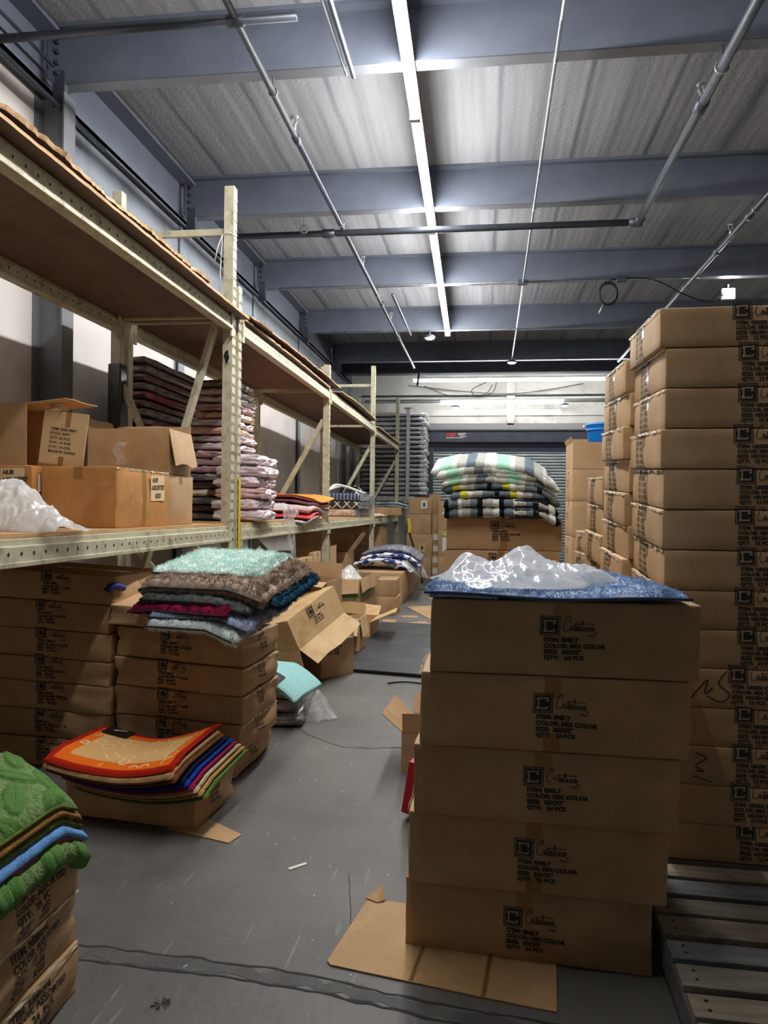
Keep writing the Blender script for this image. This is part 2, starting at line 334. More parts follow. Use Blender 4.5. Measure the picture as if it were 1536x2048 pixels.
# ------------------------------------------------------------------ mats
def noisef(p, s, o=0): return noise.noise(Vector(p)*s+Vector((o, o*1.7, o*.3)))
def strip_mat(name, path, y0, y1, t, M, parent, drape=None, ny=24, k=8, rough=.004, rs=30, pil=1, seed=0, fur=0, fur_len=.02, furM=None, relief=None, edge=.02):
    """a thick mat whose cross-section follows path (x,z) and runs y0..y1; pile on the left of the path"""
    P = crom([Vector((a, 0, b)) for a, b in path], k); n = len(P); V = []; Fc = []
    cum = [0]
    for i in range(1, n): cum.append(cum[-1]+(P[i]-P[i-1]).length)
    Ltot = cum[-1]; nr = []
    for i in range(n):
        d = (P[min(i+1, n-1)]-P[max(i-1, 0)]).normalized(); nr.append(Vector((-d.z, 0, d.x)))
    W = abs(y1-y0); mi = None
    def prof(a, L): e = min(a, L-a)/edge; return math.sqrt(max(0, 1-(1-min(1, e))**2))
    top = []; bot = []
    for j in range(ny+1):
        vj = j/ny; y = y0+(y1-y0)*vj
        for i in range(n):
            e = prof(cum[i], Ltot)*prof(vj*W, W)
            b = Vector((P[i].x, y, P[i].z))
            if drape: b.z += drape(P[i].x, y)
            f = noisef((cum[i], y, 0), rs, seed)*rough
            if relief: f += relief(cum[i], y)
            q = b+nr[i]*((t*(.12+.88*e)+f*e)*pil)
            bot.append(b); top.append(q)
    V = top+bot; o = (ny+1)*n
    idx = lambda j, i: j*n+i
    for j in range(ny):
        for i in range(n-1):
            Fc.append((idx(j, i), idx(j, i+1), idx(j+1, i+1), idx(j+1, i))); Fc.append((o+idx(j, i), o+idx(j+1, i), o+idx(j+1, i+1), o+idx(j, i+1)))
    for i in range(n-1): Fc.append((idx(0, i), o+idx(0, i), o+idx(0, i+1), idx(0, i+1))); Fc.append((idx(ny, i), idx(ny, i+1), o+idx(ny, i+1), o+idx(ny, i)))
    for j in range(ny): Fc.append((idx(j, 0), idx(j+1, 0), o+idx(j+1, 0), o+idx(j, 0))); Fc.append((idx(j, n-1), o+idx(j, n-1), o+idx(j+1, n-1), idx(j+1, n-1)))
    if fur:
        rn = random.Random(seed)
        for _ in range(fur):
            j = rn.random()*ny; i = rn.random()*(n-1); jj, ii = min(int(j), ny-1), min(int(i), n-2)
            a, b_, c = top[idx(jj, ii)], top[idx(jj, ii+1)], top[idx(jj+1, ii)]
            p = a+(b_-a)*(i-ii)+(c-a)*(j-jj); nn = nr[ii]*pil
            cl = noise.noise_vector(Vector((p.x*22, p.y*22, p.z*22+seed)))
            dr = (nn*.6+cl*1.1+Vector((rn.uniform(-.3, .3), rn.uniform(-.3, .3), rn.uniform(-.1, .2)))).normalized()*fur_len*rn.uniform(.6, 1.1)
            sd = dr.cross(Vector((rn.uniform(-1, 1), rn.uniform(-1, 1), .3))).normalized()*.0016
            b = len(V); V += [p-sd, p+sd, p+dr*.6+sd*.6, p+dr]; Fc += [(b, b+1, b+2), (b, b+2, b+3)]
    if relief and isinstance(M, (list, tuple)):
        mi = [0]*len(Fc); q = 0
        for j in range(ny):
            for i in range(n-1):
                if relief((cum[i]+cum[i+1])/2, y0+(y1-y0)*(j+.5)/ny) > .0035: mi[q] = 1
                q += 2
    return mesh(name, V, Fc, M, parent, True, None, mi)
def fold_path(w, t, x0=0, z0=0, layers=2, side=1):
    """U fold: bottom layer outwards then back on top"""
    g = t*1.15; a = w/2*side
    return [(x0-a, z0), (x0-a*.4, z0), (x0+a*.3, z0), (x0+a*.8, z0), (x0+a, z0+g*.5), (x0+a*.8, z0+g*1.0), (x0+a*.3, z0+g), (x0-a*.4, z0+g), (x0-a*.98, z0+g)]
def crumple_sheet(name, w, d, hf, M, parent, nx=60, ny=40, seed=0, amp=.03, base=0, loc=None, bottom=True, sc=1.0, edgefade=.06):
    """crumpled film: ridged noise over a mound hf(u,v)"""
    V = []; Fc = []
    so = Vector((seed*3.3, seed*1.7, seed))
    for j in range(ny+1):
        for i in range(nx+1):
            u = i/nx*2-1; v = j/ny*2-1
            p = Vector((u*w/2, v*d/2, 0))
            e = noise.noise_vector(p*sc*7+so)*.02*sc
            r1 = 1-abs(noise.noise(p*sc*9+so)); r2 = 1-abs(noise.noise(p*sc*21+so*2)); r3 = 1-abs(noise.noise(p*sc*46+so*3)); rc = abs(noise.cell(p*sc*14+so))
            h = hf(u, v)
            z = base+h+(amp*(r1-.6)+amp*.55*(r2-.6)+amp*.22*(r3-.6))*min(1, h/.05+.15)
            V.append((p.x+e.x, p.y+e.y, max(base+.002, z)))
    for j in range(ny):
        for i in range(nx):
            a = j*(nx+1)+i
            if any(hf(q/nx*2-1, r/ny*2-1) > .003 for q, r in ((i, j), (i+1, j+1))): Fc.append((a, a+1, a+nx+2, a+nx+1))
    used = sorted({q for f_ in Fc for q in f_}); mpp = {q: k for k, q in enumerate(used)}
    return mesh(name, [V[q] for q in used], [tuple(mpp[q] for q in f_) for f_ in Fc], M, parent, True, loc)

def folded(name, w, ln, t, M, parent, z0=0, x0=0, y0=None, side=1, drape=None, pilein=False, g=.006, **kw):
    a = w/2*side
    path = [(x0-a, z0+t), (x0-a*.4, z0+t), (x0+a*.3, z0+t), (x0+a*.85, z0+t+g*.05), (x0+a, z0+t+g*.5), (x0+a*.85, z0+t+g*.95), (x0+a*.3, z0+t+g), (x0-a*.4, z0+t+g), (x0-a*.98, z0+t+g)]
    if side < 0: pil = 1
    else: pil = -1
    y0 = -ln/2 if y0 is None else y0
    return strip_mat(name, path, y0, y0+ln, t, M, parent, drape, pil=pil, **kw)
ORD = ['bottom', 'second', 'third', 'fourth', 'fifth', 'sixth', 'seventh', 'eighth', 'ninth', 'tenth', 'eleventh', 'twelfth', 'thirteenth', 'fourteenth', 'fifteenth', 'sixteenth', 'seventeenth', 'eighteenth', 'nineteenth', 'twentieth']
def nth(i, n):
    return 'lowest' if i == 0 else ('topmost' if i == n-1 else ORD[i]+' from the bottom')
# ================================================================== SETTING
def shader_floor():
    M = mat('concrete', S(103, 101, 96), .55, S(86, 84, 80), 1.6, (1, 1, 1), .25, 30, detail=9, dirt=S(76, 75, 73), dscale=1.1, coords='Object'); nt = M.node_tree; N = nt.nodes; L = nt.links
    b = N['Principled BSDF']; old = b.inputs['Base Color'].links[0].from_socket
    tc = N.new('ShaderNodeTexCoord'); mp = N.new('ShaderNodeMapping'); mp.inputs['Scale'].default_value = (9, .8, 1); mp.inputs['Rotation'].default_value = (0, 0, R(-38)); L.new(tc.outputs['Object'], mp.inputs[0])
    nz = N.new('ShaderNodeTexNoise'); nz.inputs['Scale'].default_value = 4; nz.inputs['Detail'].default_value = 8; L.new(mp.outputs[0], nz.inputs[0])
    cr = N.new('ShaderNodeValToRGB'); cr.color_ramp.elements[0].position = .64; cr.color_ramp.elements[1].position = .72; cr.color_ramp.elements[0].color = (0, 0, 0, 1); cr.color_ramp.elements[1].color = (.3, .3, .3, 1); L.new(nz.outputs[0], cr.inputs[0])
    mx = N.new('ShaderNodeMix'); mx.data_type = 'RGBA'; L.new(cr.outputs[0], mx.inputs[0]); L.new(old, mx.inputs[6]); mx.inputs[7].default_value = (*S(168, 166, 160), 1)
    n2 = N.new('ShaderNodeTexNoise'); n2.inputs['Scale'].default_value = 60; n2.inputs['Detail'].default_value = 3; L.new(tc.outputs['Object'], n2.inputs[0])
    c2 = N.new('ShaderNodeValToRGB'); c2.color_ramp.elements[0].position = .71; c2.color_ramp.elements[1].position = .75; c2.color_ramp.elements[0].color = (0, 0, 0, 1); c2.color_ramp.elements[1].color = (.55, .55, .55, 1); L.new(n2.outputs[0], c2.inputs[0])
    m2 = N.new('ShaderNodeMix'); m2.data_type = 'RGBA'; L.new(c2.outputs[0], m2.inputs[0]); L.new(mx.outputs[2], m2.inputs[6]); m2.inputs[7].default_value = (*S(175, 172, 165), 1)
    L.new(m2.outputs[2], b.inputs['Base Color']); return M
def shader_ceiling():
    M = bpy.data.materials.new('ceiling_insulation'); M.use_nodes = True; nt = M.node_tree; N = nt.nodes; L = nt.links
    b = N['Principled BSDF']; b.inputs['Roughness'].default_value = .8
    tc = N.new('ShaderNodeTexCoord'); sp = N.new('ShaderNodeSeparateXYZ'); L.new(tc.outputs['Object'], sp.inputs[0])
    def math_(op, a, bb):
        n = N.new('ShaderNodeMath'); n.operation = op
        for i, q in enumerate((a, bb)):
            if q is None: continue
            if isinstance(q, (int, float)): n.inputs[i].default_value = q
            else: L.new(q, n.inputs[i])
        return n.outputs[0]
    nz = N.new('ShaderNodeTexNoise'); nz.inputs['Scale'].default_value = 1.5; nz.inputs['Detail'].default_value = 6; L.new(tc.outputs['Object'], nz.inputs[0])
    wob = math_('MULTIPLY', math_('SUBTRACT', nz.outputs[0], .5), .05)
    xs = math_('ADD', sp.outputs[0], wob)
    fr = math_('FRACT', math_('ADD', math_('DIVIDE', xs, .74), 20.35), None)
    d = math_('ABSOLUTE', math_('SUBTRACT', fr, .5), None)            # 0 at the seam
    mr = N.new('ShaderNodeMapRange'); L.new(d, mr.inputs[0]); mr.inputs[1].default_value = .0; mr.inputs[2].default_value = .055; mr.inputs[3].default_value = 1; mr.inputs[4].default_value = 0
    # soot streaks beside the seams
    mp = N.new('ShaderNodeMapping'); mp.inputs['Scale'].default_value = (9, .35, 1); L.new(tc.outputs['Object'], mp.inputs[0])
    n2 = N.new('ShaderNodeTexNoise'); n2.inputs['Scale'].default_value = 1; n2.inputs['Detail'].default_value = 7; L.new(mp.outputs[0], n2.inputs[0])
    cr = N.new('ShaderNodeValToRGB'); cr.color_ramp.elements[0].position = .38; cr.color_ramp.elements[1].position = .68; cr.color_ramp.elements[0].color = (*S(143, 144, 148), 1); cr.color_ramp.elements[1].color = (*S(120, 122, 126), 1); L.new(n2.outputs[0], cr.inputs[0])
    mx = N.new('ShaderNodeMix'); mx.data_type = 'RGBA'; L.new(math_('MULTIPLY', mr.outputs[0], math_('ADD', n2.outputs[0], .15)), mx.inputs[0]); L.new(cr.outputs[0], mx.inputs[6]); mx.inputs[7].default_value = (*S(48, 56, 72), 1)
    L.new(mx.outputs[2], b.inputs['Base Color'])
    wv = math_('SINE', math_('MULTIPLY', xs, 70.), None); n3 = N.new('ShaderNodeTexNoise'); n3.inputs['Scale'].default_value = 45; L.new(tc.outputs['Object'], n3.inputs[0])
    hh = math_('ADD', math_('MULTIPLY', wv, .10), math_('MULTIPLY', n3.outputs[0], .9))
    bp = N.new('ShaderNodeBump'); bp.inputs['Strength'].default_value = .45; bp.inputs['Distance'].default_value = .012; L.new(hh, bp.inputs['Height']); L.new(bp.outputs[0], b.inputs['Normal'])
    return M
XW, XR, YB, YF, ZC = -3.42, 6.6, 19.0, -5.0, 5.12
conc = shader_floor(); ceilM = shader_ceiling()
wallw = mat('wall_liner_white', S(214, 209, 206), .55, S(200, 194, 190), 1.5, (1, 1, 1), .05, 20, dirt=S(184, 176, 172), dscale=1.2)
wallb = mat('wall_back_paint', S(196, 196, 190), .7, S(180, 180, 174), 2, bump=.1, bscale=12, dirt=S(158, 156, 150), dscale=1.5)
wallg = mat('wall_grey_blue', S(132, 140, 150), .6, S(118, 126, 136), 2, bump=.05, dirt=S(108, 114, 124), dscale=2)
def struct(name, bm_, M, **k):
    o = bm_.build(name, M, **k); o['kind'] = 'structure'; return o
a = MB()
a.box((XW-.2, YF-.2, -.2), (XR+.2, YB+.2, 0)); fl = struct('floor', a, conc)
b = MB(); b.box((XW-.2, YF-.2, ZC), (XR+.2, YB+.2, ZC+.15)); struct('ceiling', b, ceilM)
b = MB(); b.box((XW-.2, YF-.2, 0), (XW, YB+.2, ZC)); struct('wall_left', b, wallw)
b = MB(); b.box((XR, YF-.2, 0), (XR+.2, YB+.2, ZC)); struct('wall_right', b, wallb)
b = MB(); b.box((XW, YB, 0), (XR, YB+.2, ZC)); struct('wall_back', b, wallb)
b = MB(); b.box((XW, YF-.2, 0), (XR, YF, ZC)); struct('wall_front', b, wallb)
# grey upper cladding, channel and rails on the left wall
b = MB(); b.box((XW, 5.8, 3.62), (XW+.03, YB, 4.62)); struct('trim_1', b, wallg)
b = MB(); b.box((XW, YF, 4.62), (XW+.1, YB, 4.66)); b.box((XW, YF, 4.66), (XW+.04, YB, ZC)); b.box((XW+.04, YF, 5.06), (XW+.2, YB, 5.09)); b.box((XW+.08, YF, 4.6), (XW+.1, YB, 4.66)); struct('trim_2', b, steel)
b = MB(); b.box((XW+.03, 5.8, 4.05), (XW+.055, YB, 4.09)); b.box((XW, 2, 3.98), (XW+.02, 5.3, 4.02)); struct('trim_3', b, steel)
# floor joint and cracks as shallow raised lips and dark fissures
crackM = mat('crack_dark', S(48, 46, 44), .9); lipM = mat('joint_filler', S(82, 81, 78), .7, S(68, 67, 65), 8, bump=.4, bscale=60)
b = MB(); rn = random.Random(3)
def fissure(b, P, wd, z=.0012, jit=.01, m=0, n=10):
    Q = crom([Vector((x, y)) for x, y in P], n); k = len(Q)
    Q = [Vector((q.x+rn.uniform(-jit, jit)*.5, q.y+rn.uniform(-jit, jit))) for q in Q]
    V, Fc = ribbon2d(Q, wd); V = [(v[0], v[1], z) for v in V]; V = [(x, y+rn.uniform(-wd*.35, wd*.35), z) for x, y, z in V]; b.add(V, Fc, m)
fissure(b, [(-3.3, 2.44), (-2.2, 2.39), (-1.3, 2.37), (-.6, 2.33), (.1, 2.22), (1.2, 2.16), (3, 2.05)], .009, jit=.006, n=16)
fissure(b, [(-3.3, 2.37), (-2.2, 2.31), (-1.3, 2.29), (-.6, 2.26), (.1, 2.15), (1.2, 2.09), (3, 1.98)], .012, jit=.005, n=16)
fissure(b, [(-1.3, 5.0), (-.9, 4.62), (-.6, 4.6), (-.2, 4.75), (.2, 4.7)], .006, jit=.012)
fissure(b, [(-.52, 3.0), (-.46, 2.7), (-.44, 2.6)], .003, jit=.005)
struct('trim_4', b, crackM)
b = MB(); fissure(b, [(-3.3, 2.405), (-2.2, 2.35), (-1.3, 2.33), (-.6, 2.295), (.1, 2.185), (1.2, 2.125), (3, 2.015)], .055, z=.0008, jit=.003, n=16); struct('trim_5', b, lipM)
# ------------------------------------------------------------------ wall columns
for i, y in enumerate((5.4, 8.05, 10.75, 13.5, 16.3)):
    m_ = MB(); t = .012; x0, x1 = XW, (XW+.24 if i == 0 else XW+.05)
    m_.box((x1-t, y-.08, 0), (x1, y+.08, 4.62)); m_.box((x0, y-.09, 0), (x0+t, y+.09, 4.62)); m_.box((x0+t, y-t/2, 0), (x1-t, y+t/2, 4.62))
    o = m_.build('wall_column', colM if i == 0 else wallg); tagd(o, 'grey steel wall column behind the racks, '+['nearest the camera, beside the open box', 'second from the camera', 'third from the camera', 'fourth from the camera', 'farthest, by the back wall'][i], 'column', 'steel columns on the left wall')
# ------------------------------------------------------------------ ceiling beams
BY = [2.7, 5.4, 8.03, 10.75, 13.5, 16.32]
nm = ['above and behind the top edge', 'nearest in view, crossing above the first rack', 'second in view, above the tall rack post', 'third in view, behind the crossing pipe', 'fourth in view, where the light strip ends', 'fifth in view, near the back wall']
for i, y in enumerate(BY):
    r = empty('ceiling_beam', (0, y, 4.72)); tagd(r, 'blue-grey steel ceiling beam, '+nm[i], 'beam', 'steel beams under the roof')
    m_ = MB(); m_.box((XW+.1, 0, .0), (XR, .012, .4)); m_.build('web', steel, r)
    m_ = MB(); m_.box((XW+.1, .012, 0), (XR, .13, .012)); m_.box((XW+.1, .118, .012), (XR, .13, .03)); m_.build('bottom_flange', flange_lit, r)
    m_ = MB(); m_.box((XW+.1, -.11, .39), (XR, 0, .4)); m_.box((XW+.1, -.11, .37), (XR, -.1, .39)); m_.build('top_flange', steel, r)
    m_ = MB(); m_.box((XW+.1, -.1, .0), (XW+.112, .0, .39)); m_.box((XW+.1, -.012, -.18), (XW+.2, .05, .1))
    for z in (.08, .16, .24, .32): m_.tube([(XW+.14, -.03, z), (XW+.14, .0, z)], .018, 6)
    m_.build('end_bracket', darksteel, r)
m_ = MB(); m_.box((XW, 17.72, 4.72), (XR, 17.86, 5.12)); m_.box((XW, 17.66, 4.70), (XR, 17.92, 4.725))
tagd(m_.build('header_beam', darksteel), 'dark navy header beam across the hall in front of the back wall', 'beam')
# ------------------------------------------------------------------ LED strips
led = emit('led_tube', STRIP_COL, STRIP); led2 = emit('led_tube_far', STRIP_COL, 22)
fix = mat('fixture_white', (.8, .82, .84), .4)
segs = [(1.9, 3.55), (3.6, 6.0), (6.02, 8.45), (8.5, 10.95), (10.97, 13.5)]
for i, (y0, y1) in enumerate(segs):
    xm = lambda y: -.56-(y-4.6)*.0118
    r = empty('led_strip_light', (0, 0, 0)); tagd(r, ['LED tube of the ceiling strip just out of view overhead', 'LED tube of the bright ceiling strip, nearest in view at the top edge', 'LED tube of the bright ceiling strip, second in view, ending at the crossing pipe', 'LED tube of the bright ceiling strip, just beyond the crossing pipe', 'LED tube at the far end of the bright ceiling strip'][i], 'light', 'LED tubes of the ceiling strip')
    m_ = MB(); xa, xb = xm(y0), xm(y1)
    m_.bar((xa, y0, 4.697), (xb, y1, 4.697), .084, .03); m_.build('housing', fix, r)
    m_ = MB(); m_.tube([(xa, y0+.01, 4.645), (xb, y1-.01, 4.645)], .04, 12); m_.build('light_tube', led, r)
    m_ = MB()
    for y in (y0+.01, y1-.01): m_.box((xm(y)-.042, y-.008, 4.60), (xm(y)+.042, y+.008, 4.7))
    m_.build('end_cap', fix, r)
r = empty('led_tube_light', (0, 0, 0)); tagd(r, 'upper of the two bright LED tubes crossing in front of the back wall', 'light')
m_ = MB(); m_.bar((-1.66, 17.58, 4.565), (3.2, 17.58, 4.565), .075, .03); m_.build('housing', fix, r)
m_ = MB(); m_.tube([(-1.65, 17.58, 4.515), (3.2, 17.58, 4.515)], .034, 10); m_.build('light_tube', led2, r)
r = empty('led_tube_light', (0, 0, 0)); tagd(r, 'lower LED tube just above the roller door', 'light')
m_ = MB(); m_.bar((-1.08, 18.72, 4.2), (1.93, 18.72, 4.2), .07, .03); m_.build('housing', fix, r)
m_ = MB(); m_.tube([(-1.07, 18.72, 4.15), (1.92, 18.72, 4.15)], .036, 10); m_.build('light_tube', emit('led_tube_low', STRIP_COL, 4.5), r)
# spot lamp on right, dome lamps
r = empty('flood_lamp', (3.42, 11.2, 4.62)); tagd(r, 'small bright square flood lamp above the right box stack', 'lamp')
m_ = MB(); m_.bbox((-.09, -.02, -.1), (.09, .04, .06), .01); m_.tube([(0, .01, .06), (0, .01, .12)], .012); m_.build('lamp_body', fix, r)
m_ = MB(); m_.box((-.075, -.028, -.09), (.075, -.021, .045)); m_.build('lamp_face', emit('flood_face', (.95, 1, .95), 30), r)
warm = emit('dome_glow', (1, .97, .9), 3)
for (x, y, z, l) in ((-.98, 13.44, 4.54, 'small round ceiling lamp left of the light strip end'), (.57, 16.1, 4.6, 'small round ceiling lamp at the end of the thin conduit'), (-.71, 18.75, 4.02, 'small round lamp under the lower LED tube, left one'), (1.95, 18.75, 4.05, 'small round lamp under the lower LED tube, right one')):
    r = empty('round_lamp', (x, y, z)); tagd(r, l, 'lamp')
    m_ = MB(); m_.lathe([(0, .08), (.05, .08), (.1, .05), (.1, .02), (.09, .02)], n=16); m_.tube([(0, 0, .07), (0, 0, .15 if y < 18 else .12)], .01, 6); m_.build('lamp_housing', darksteel, r, True)
    m_ = MB(); m_.lathe([(.088, .02), (.07, 0), (.03, -.01), (0, -.012)], n=16); m_.build('lamp_lens', warm, r, True)
# ------------------------------------------------------------------ pipes
def elbow(m_, p, r): 
    m_.tube([(p[0]-r*1.0, p[1], p[2]), (p[0]+r*1.0, p[1], p[2])], r*1.35, 10); m_.tube([(p[0], p[1]-r, p[2]), (p[0], p[1]+r, p[2])], r*1.35, 10)
def hanger(x, y, z, zt, rr, parent):
    m_ = MB(); m_.tube([(x, y, z+rr), (x, y, zt)], .007, 6); m_.build('hanger_rod', darksteel, parent)
    m_ = MB(); m_.tube([(x+rr*1.25*math.cos(a), y, z+rr*1.25*math.sin(a)) for a in [i*math.pi/8 for i in range(17)]], .006, 6); m_.build('pipe_clamp', galv, parent, True)
def sprinkler(x, y, z, parent):
    m_ = MB(); m_.tube([(x, y, z), (x, y, z+.07)], .014, 8); m_.lathe([(.0, .13), (.035, .128), (.035, .124), (0, .124)], (x, y, z), 12)
    for s in (-1, 1): m_.tube([(x+s*.012, y, z+.06), (x+s*.022, y, z+.09), (x+s*.004, y, z+.125)], .004, 5)
    m_.build('sprinkler_head', galv, parent, True)
ZP = 4.6
def pipe(label, pts, rr, joints=(), hang=(), spr=(), M=pipe_m, name='ceiling_pipe'):
    r = empty(name, (0, 0, 0)); tagd(r, label, 'pipe')
    m_ = MB()
    for p, q in zip(pts[:-1], pts[1:]): m_.tube([p, q], rr, 10)
    m_.build('pipe_run', M, r, True)
    for j in joints:
        m_ = MB(); d = Vector(j[1]).normalized(); p = Vector(j[0]); m_.tube([p-d*rr*2, p-d*rr*1.9, p+d*rr*1.9, p+d*rr*2], [rr, rr*1.35, rr*1.35, rr], 10); m_.build('coupling', M, r, True)
    for h in hang: hanger(h[0], h[1], h[2], 4.72 if len(h) < 4 else h[3], rr, r)
    for h in spr: sprinkler(*h, r)
    return r
pipe('grey sprinkler pipe running away along the left of the light strip', [(-1.61, 0, ZP), (-1.6, 6.2, ZP), (-1.53, 16.4, ZP)], .025, [((-1.6, 6.2, ZP), (0, 1, 0)), ((-1.585, 8.35, ZP), (0, 1, 0)), ((-1.56, 11.3, ZP), (0, 1, 0))], [(-1.6, 5.48, ZP), (-1.58, 8.1, ZP), (-1.56, 10.83, ZP), (-1.55, 13.6, ZP)], [(-1.6, 6.12, ZP+.02), (-1.58, 9.6, ZP+.02), (-1.56, 12.4, ZP+.02)])
pipe('thick dark pipe crossing the hall below the light strip, with the long right-hand run', [(-3.0, 8.25, ZP-.04), (1.6, 8.25, ZP-.04), (1.6, 0, ZP-.03)], .036, [((-1.75, 8.25, ZP-.04), (1, 0, 0)), ((1.57, 8.25, ZP-.04), (1, 0, 0)), ((1.6, 8.2, ZP-.04), (0, 1, 0)), ((1.6, 5.95, ZP-.035), (0, 1, 0))], [(1.6, 5.45, ZP-.035), (-2.0, 8.12, ZP-.03)], [(1.6, 5.95, ZP)])
pipe('grey sprinkler pipe running away at the far right, above the tall box stack', [(2.72, 1, ZP), (2.74, 16, ZP)], .028, [((2.73, 8.3, ZP), (0, 1, 0)), ((2.73, 9.4, ZP), (0, 1, 0))], [(2.73, 8.1, ZP), (2.73, 10.83, ZP)], [(2.73, 8.9, ZP+.02)])
pipe('thin conduit running away to the right of the light strip', [(.44, 0, 4.69), (.47, 5, 4.69), (.57, 16.1, 4.69)], .012, [((.475, 5.45, 4.69), (0, 1, 0)), ((.5, 8.1, 4.69), (0, 1, 0))], M=galv, name='conduit')
pipe('pair of short pipes ending at the first ceiling beam', [(-1.0, 0, ZP+.02), (-.97, 5.38, ZP+.02)], .018, M=pipe_m)
pipe('slim companion of the short pipe pair ending at the first ceiling beam', [(-1.06, 0, ZP+.03), (-1.02, 5.36, ZP+.03)], .013, M=galv)
pipe('dark pipe crossing overhead at the top left corner', [(-3.3, 4.62, ZP-.02), (-1.2, 4.62, ZP-.02)], .028, [((-1.6, 4.62, ZP-.02), (1, 0, 0))])
pipe('dark pipe running along the left wall above the racks', [(XW+.2, 0, 4.5), (XW+.2, 6.0, 4.5)], .02, [((XW+.2, 5.5, 4.5), (0, 1, 0))], [(XW+.2, 5.45, 4.5)])
pipe('thin pipe along the left wall higher up by the roof channel', [(XW+.16, 0, 4.8), (XW+.16, 5.3, 4.8)], .014)
pipe('short dark pipe stub hooked on the left wall behind the rack post', [(XW+.1, 7.15, 3.85), (XW+.1, 7.9, 3.85), (XW+.1, 7.9, 4.15)], .02, [((XW+.1, 7.9, 3.88), (0, 0, 1)), ((XW+.1, 7.9, 4.1), (0, 0, 1))])
pipe('galvanised conduit carried under the third beam with junction boxes', [(-3.0, 10.72, 4.70), (2.9, 10.72, 4.70)], .016, M=galv, name='conduit')
pipe('galvanised conduit carried under the fourth beam', [(-2.9, 13.45, 4.69), (3.2, 13.45, 4.69)], .016, M=galv, name='conduit')
pipe('thin pipe descending beside the fourth beam on the left', [(-1.35, 10.9, 4.62), (-1.32, 13.4, 4.62)], .02, M=pipe_m)
pipe('grey conduit line along the back wall level with the lower LED tube', [(-3.0, 18.86, 4.24), (4.2, 18.86, 4.24)], .02, M=galv, name='conduit')
pipe('dark pipe along the back wall above the lower LED tube', [(-3.1, 18.9, 4.36), (4.2, 18.9, 4.36)], .014, M=darksteel)
pipe('dark sprinkler stub pipe near the header beam, left', [(-1.5, 16.9, 4.3), (-1.5, 17.3, 4.62)], .025, M=darksteel)
for (x, y, l) in ((.51, 10.72, 'small junction box where the thin conduit meets the third beam'), (1.86, 10.72, 'small junction box under the third beam, above the hanging wire coil')):
    m_ = MB(); m_.bbox((x-.07, y-.05, 4.66), (x+.07, y+.03, 4.73), .008); tagd(m_.build('junction_box', darksteel), l, 'electrical box')
# coil of wire
r = empty('wire_coil', (1.66, 10.55, 4.46)); tagd(r, 'dark coil of electrical wire hanging below the third ceiling beam', 'wire')
m_ = MB(); pts = []
for i in range(120):
    a = i/120*2*math.pi*5; rr = .12+.01*math.sin(i*.9); pts.append((rr*math.cos(a), .02*math.sin(i*.37), rr*1.25*math.sin(a)))
m_.tube(pts, .008, 6); m_.tube([(.02, 0, .14), (.05, .1, .22), (.2, .15, .26)], .008, 6); m_.build('coil', black, r, True)
m_ = MB(); m_.tube([(-.06, 0, -.13), (-.09, -.01, -.2), (-.12, 0, -.27)], .012, 6); m_.build('plug_end', galv, r, True)
def cable(label, pts, rr=.008, M=black):
    m_ = MB(); m_.tube(crom([Vector(p) for p in pts], 8), rr, 6); return tagd(m_.build('hanging_cable', M, None, True), label, 'cable')
cable('black cable sagging from the third beam to the small flood lamp', [(1.86, 10.7, 4.72), (2.3, 10.72, 4.68), (2.75, 10.85, 4.5), (3.1, 11.0, 4.45), (3.42, 11.2, 4.62)])
cable('thin cable sagging across the back wall between the LED tubes, upper', [(-1.9, 18.85, 4.62), (-.4, 18.85, 4.44), (.9, 18.85, 4.40), (2.4, 18.85, 4.62)], .009)
cable('thin cable looping across the back wall between the LED tubes, lower', [(-1.5, 18.86, 4.6), (-.9, 18.86, 4.36), (-.2, 18.86, 4.32), (.2, 18.86, 4.42), (.3, 18.86, 4.7)], .009)
cable('short looped cable in the middle of the back wall', [(.05, 18.87, 4.68), (-.3, 18.87, 4.5), (-.22, 18.87, 4.34), (.05, 18.87, 4.4), (.2, 18.87, 4.62)], .009)
# pilaster, ledge on the back wall
b = MB(); b.box((.55, YB-.1, 3.72), (.76, YB, ZC)); b.box((.57, YB-.1, 3.62), (.74, YB, 3.72)); struct('trim_6', b, wallb)
b = MB(); b.box((XW, YB-.03, 3.86), (XR, YB, 3.9)); struct('trim_7', b, wallb)
# ------------------------------------------------------------------ roller door
r = empty('roller_door', (0, 0, 0)); r['label'] = 'grey corrugated steel roller shutter door in the back wall'; r['category'] = 'door'
slat = mat('shutter_slat', S(150, 158, 160), .38, S(136, 144, 148), 4, metal=.35)
V = []; Fc = []; x0, x1 = -1.25, 2.4; z = 0.02; k = 0
nsl = 40; H = 2.95
for i in range(nsl*8+1):
    zz = .02+H*i/(nsl*8); ph = (i % 8)/8; yy = 18.92-.022*abs(math.sin(math.pi*ph))**.7
    V += [(x0, yy, zz), (x1, yy, zz)]
Fc = [(2*i, 2*i+1, 2*i+3, 2*i+2) for i in range(nsl*8)]
o = mesh('shutter_curtain', V, Fc, slat, r, True)
m_ = MB(); m_.box((x0-.12, 18.84, 0), (x0, 18.98, 3.05)); m_.build('guide_rail', darksteel, r)
m_ = MB(); m_.box((x1, 18.84, 0), (x1+.12, 18.98, 3.05)); m_.build('guide_rail', darksteel, r)
m_ = MB(); m_.box((x0-.12, 18.78, 3.18), (3.3, 18.98, 3.46)); m_.box((x0-.12, 18.74, 3.46), (3.3, 18.98, 3.49)); m_.build('door_hood', darksteel, r)
m_ = MB(); m_.box((x0-.12, 18.9, 2.92), (3.3, 18.98, 3.18)); m_.build('hood_recess', mat('navy_shadow_steel', S(30, 38, 58), .5), r)
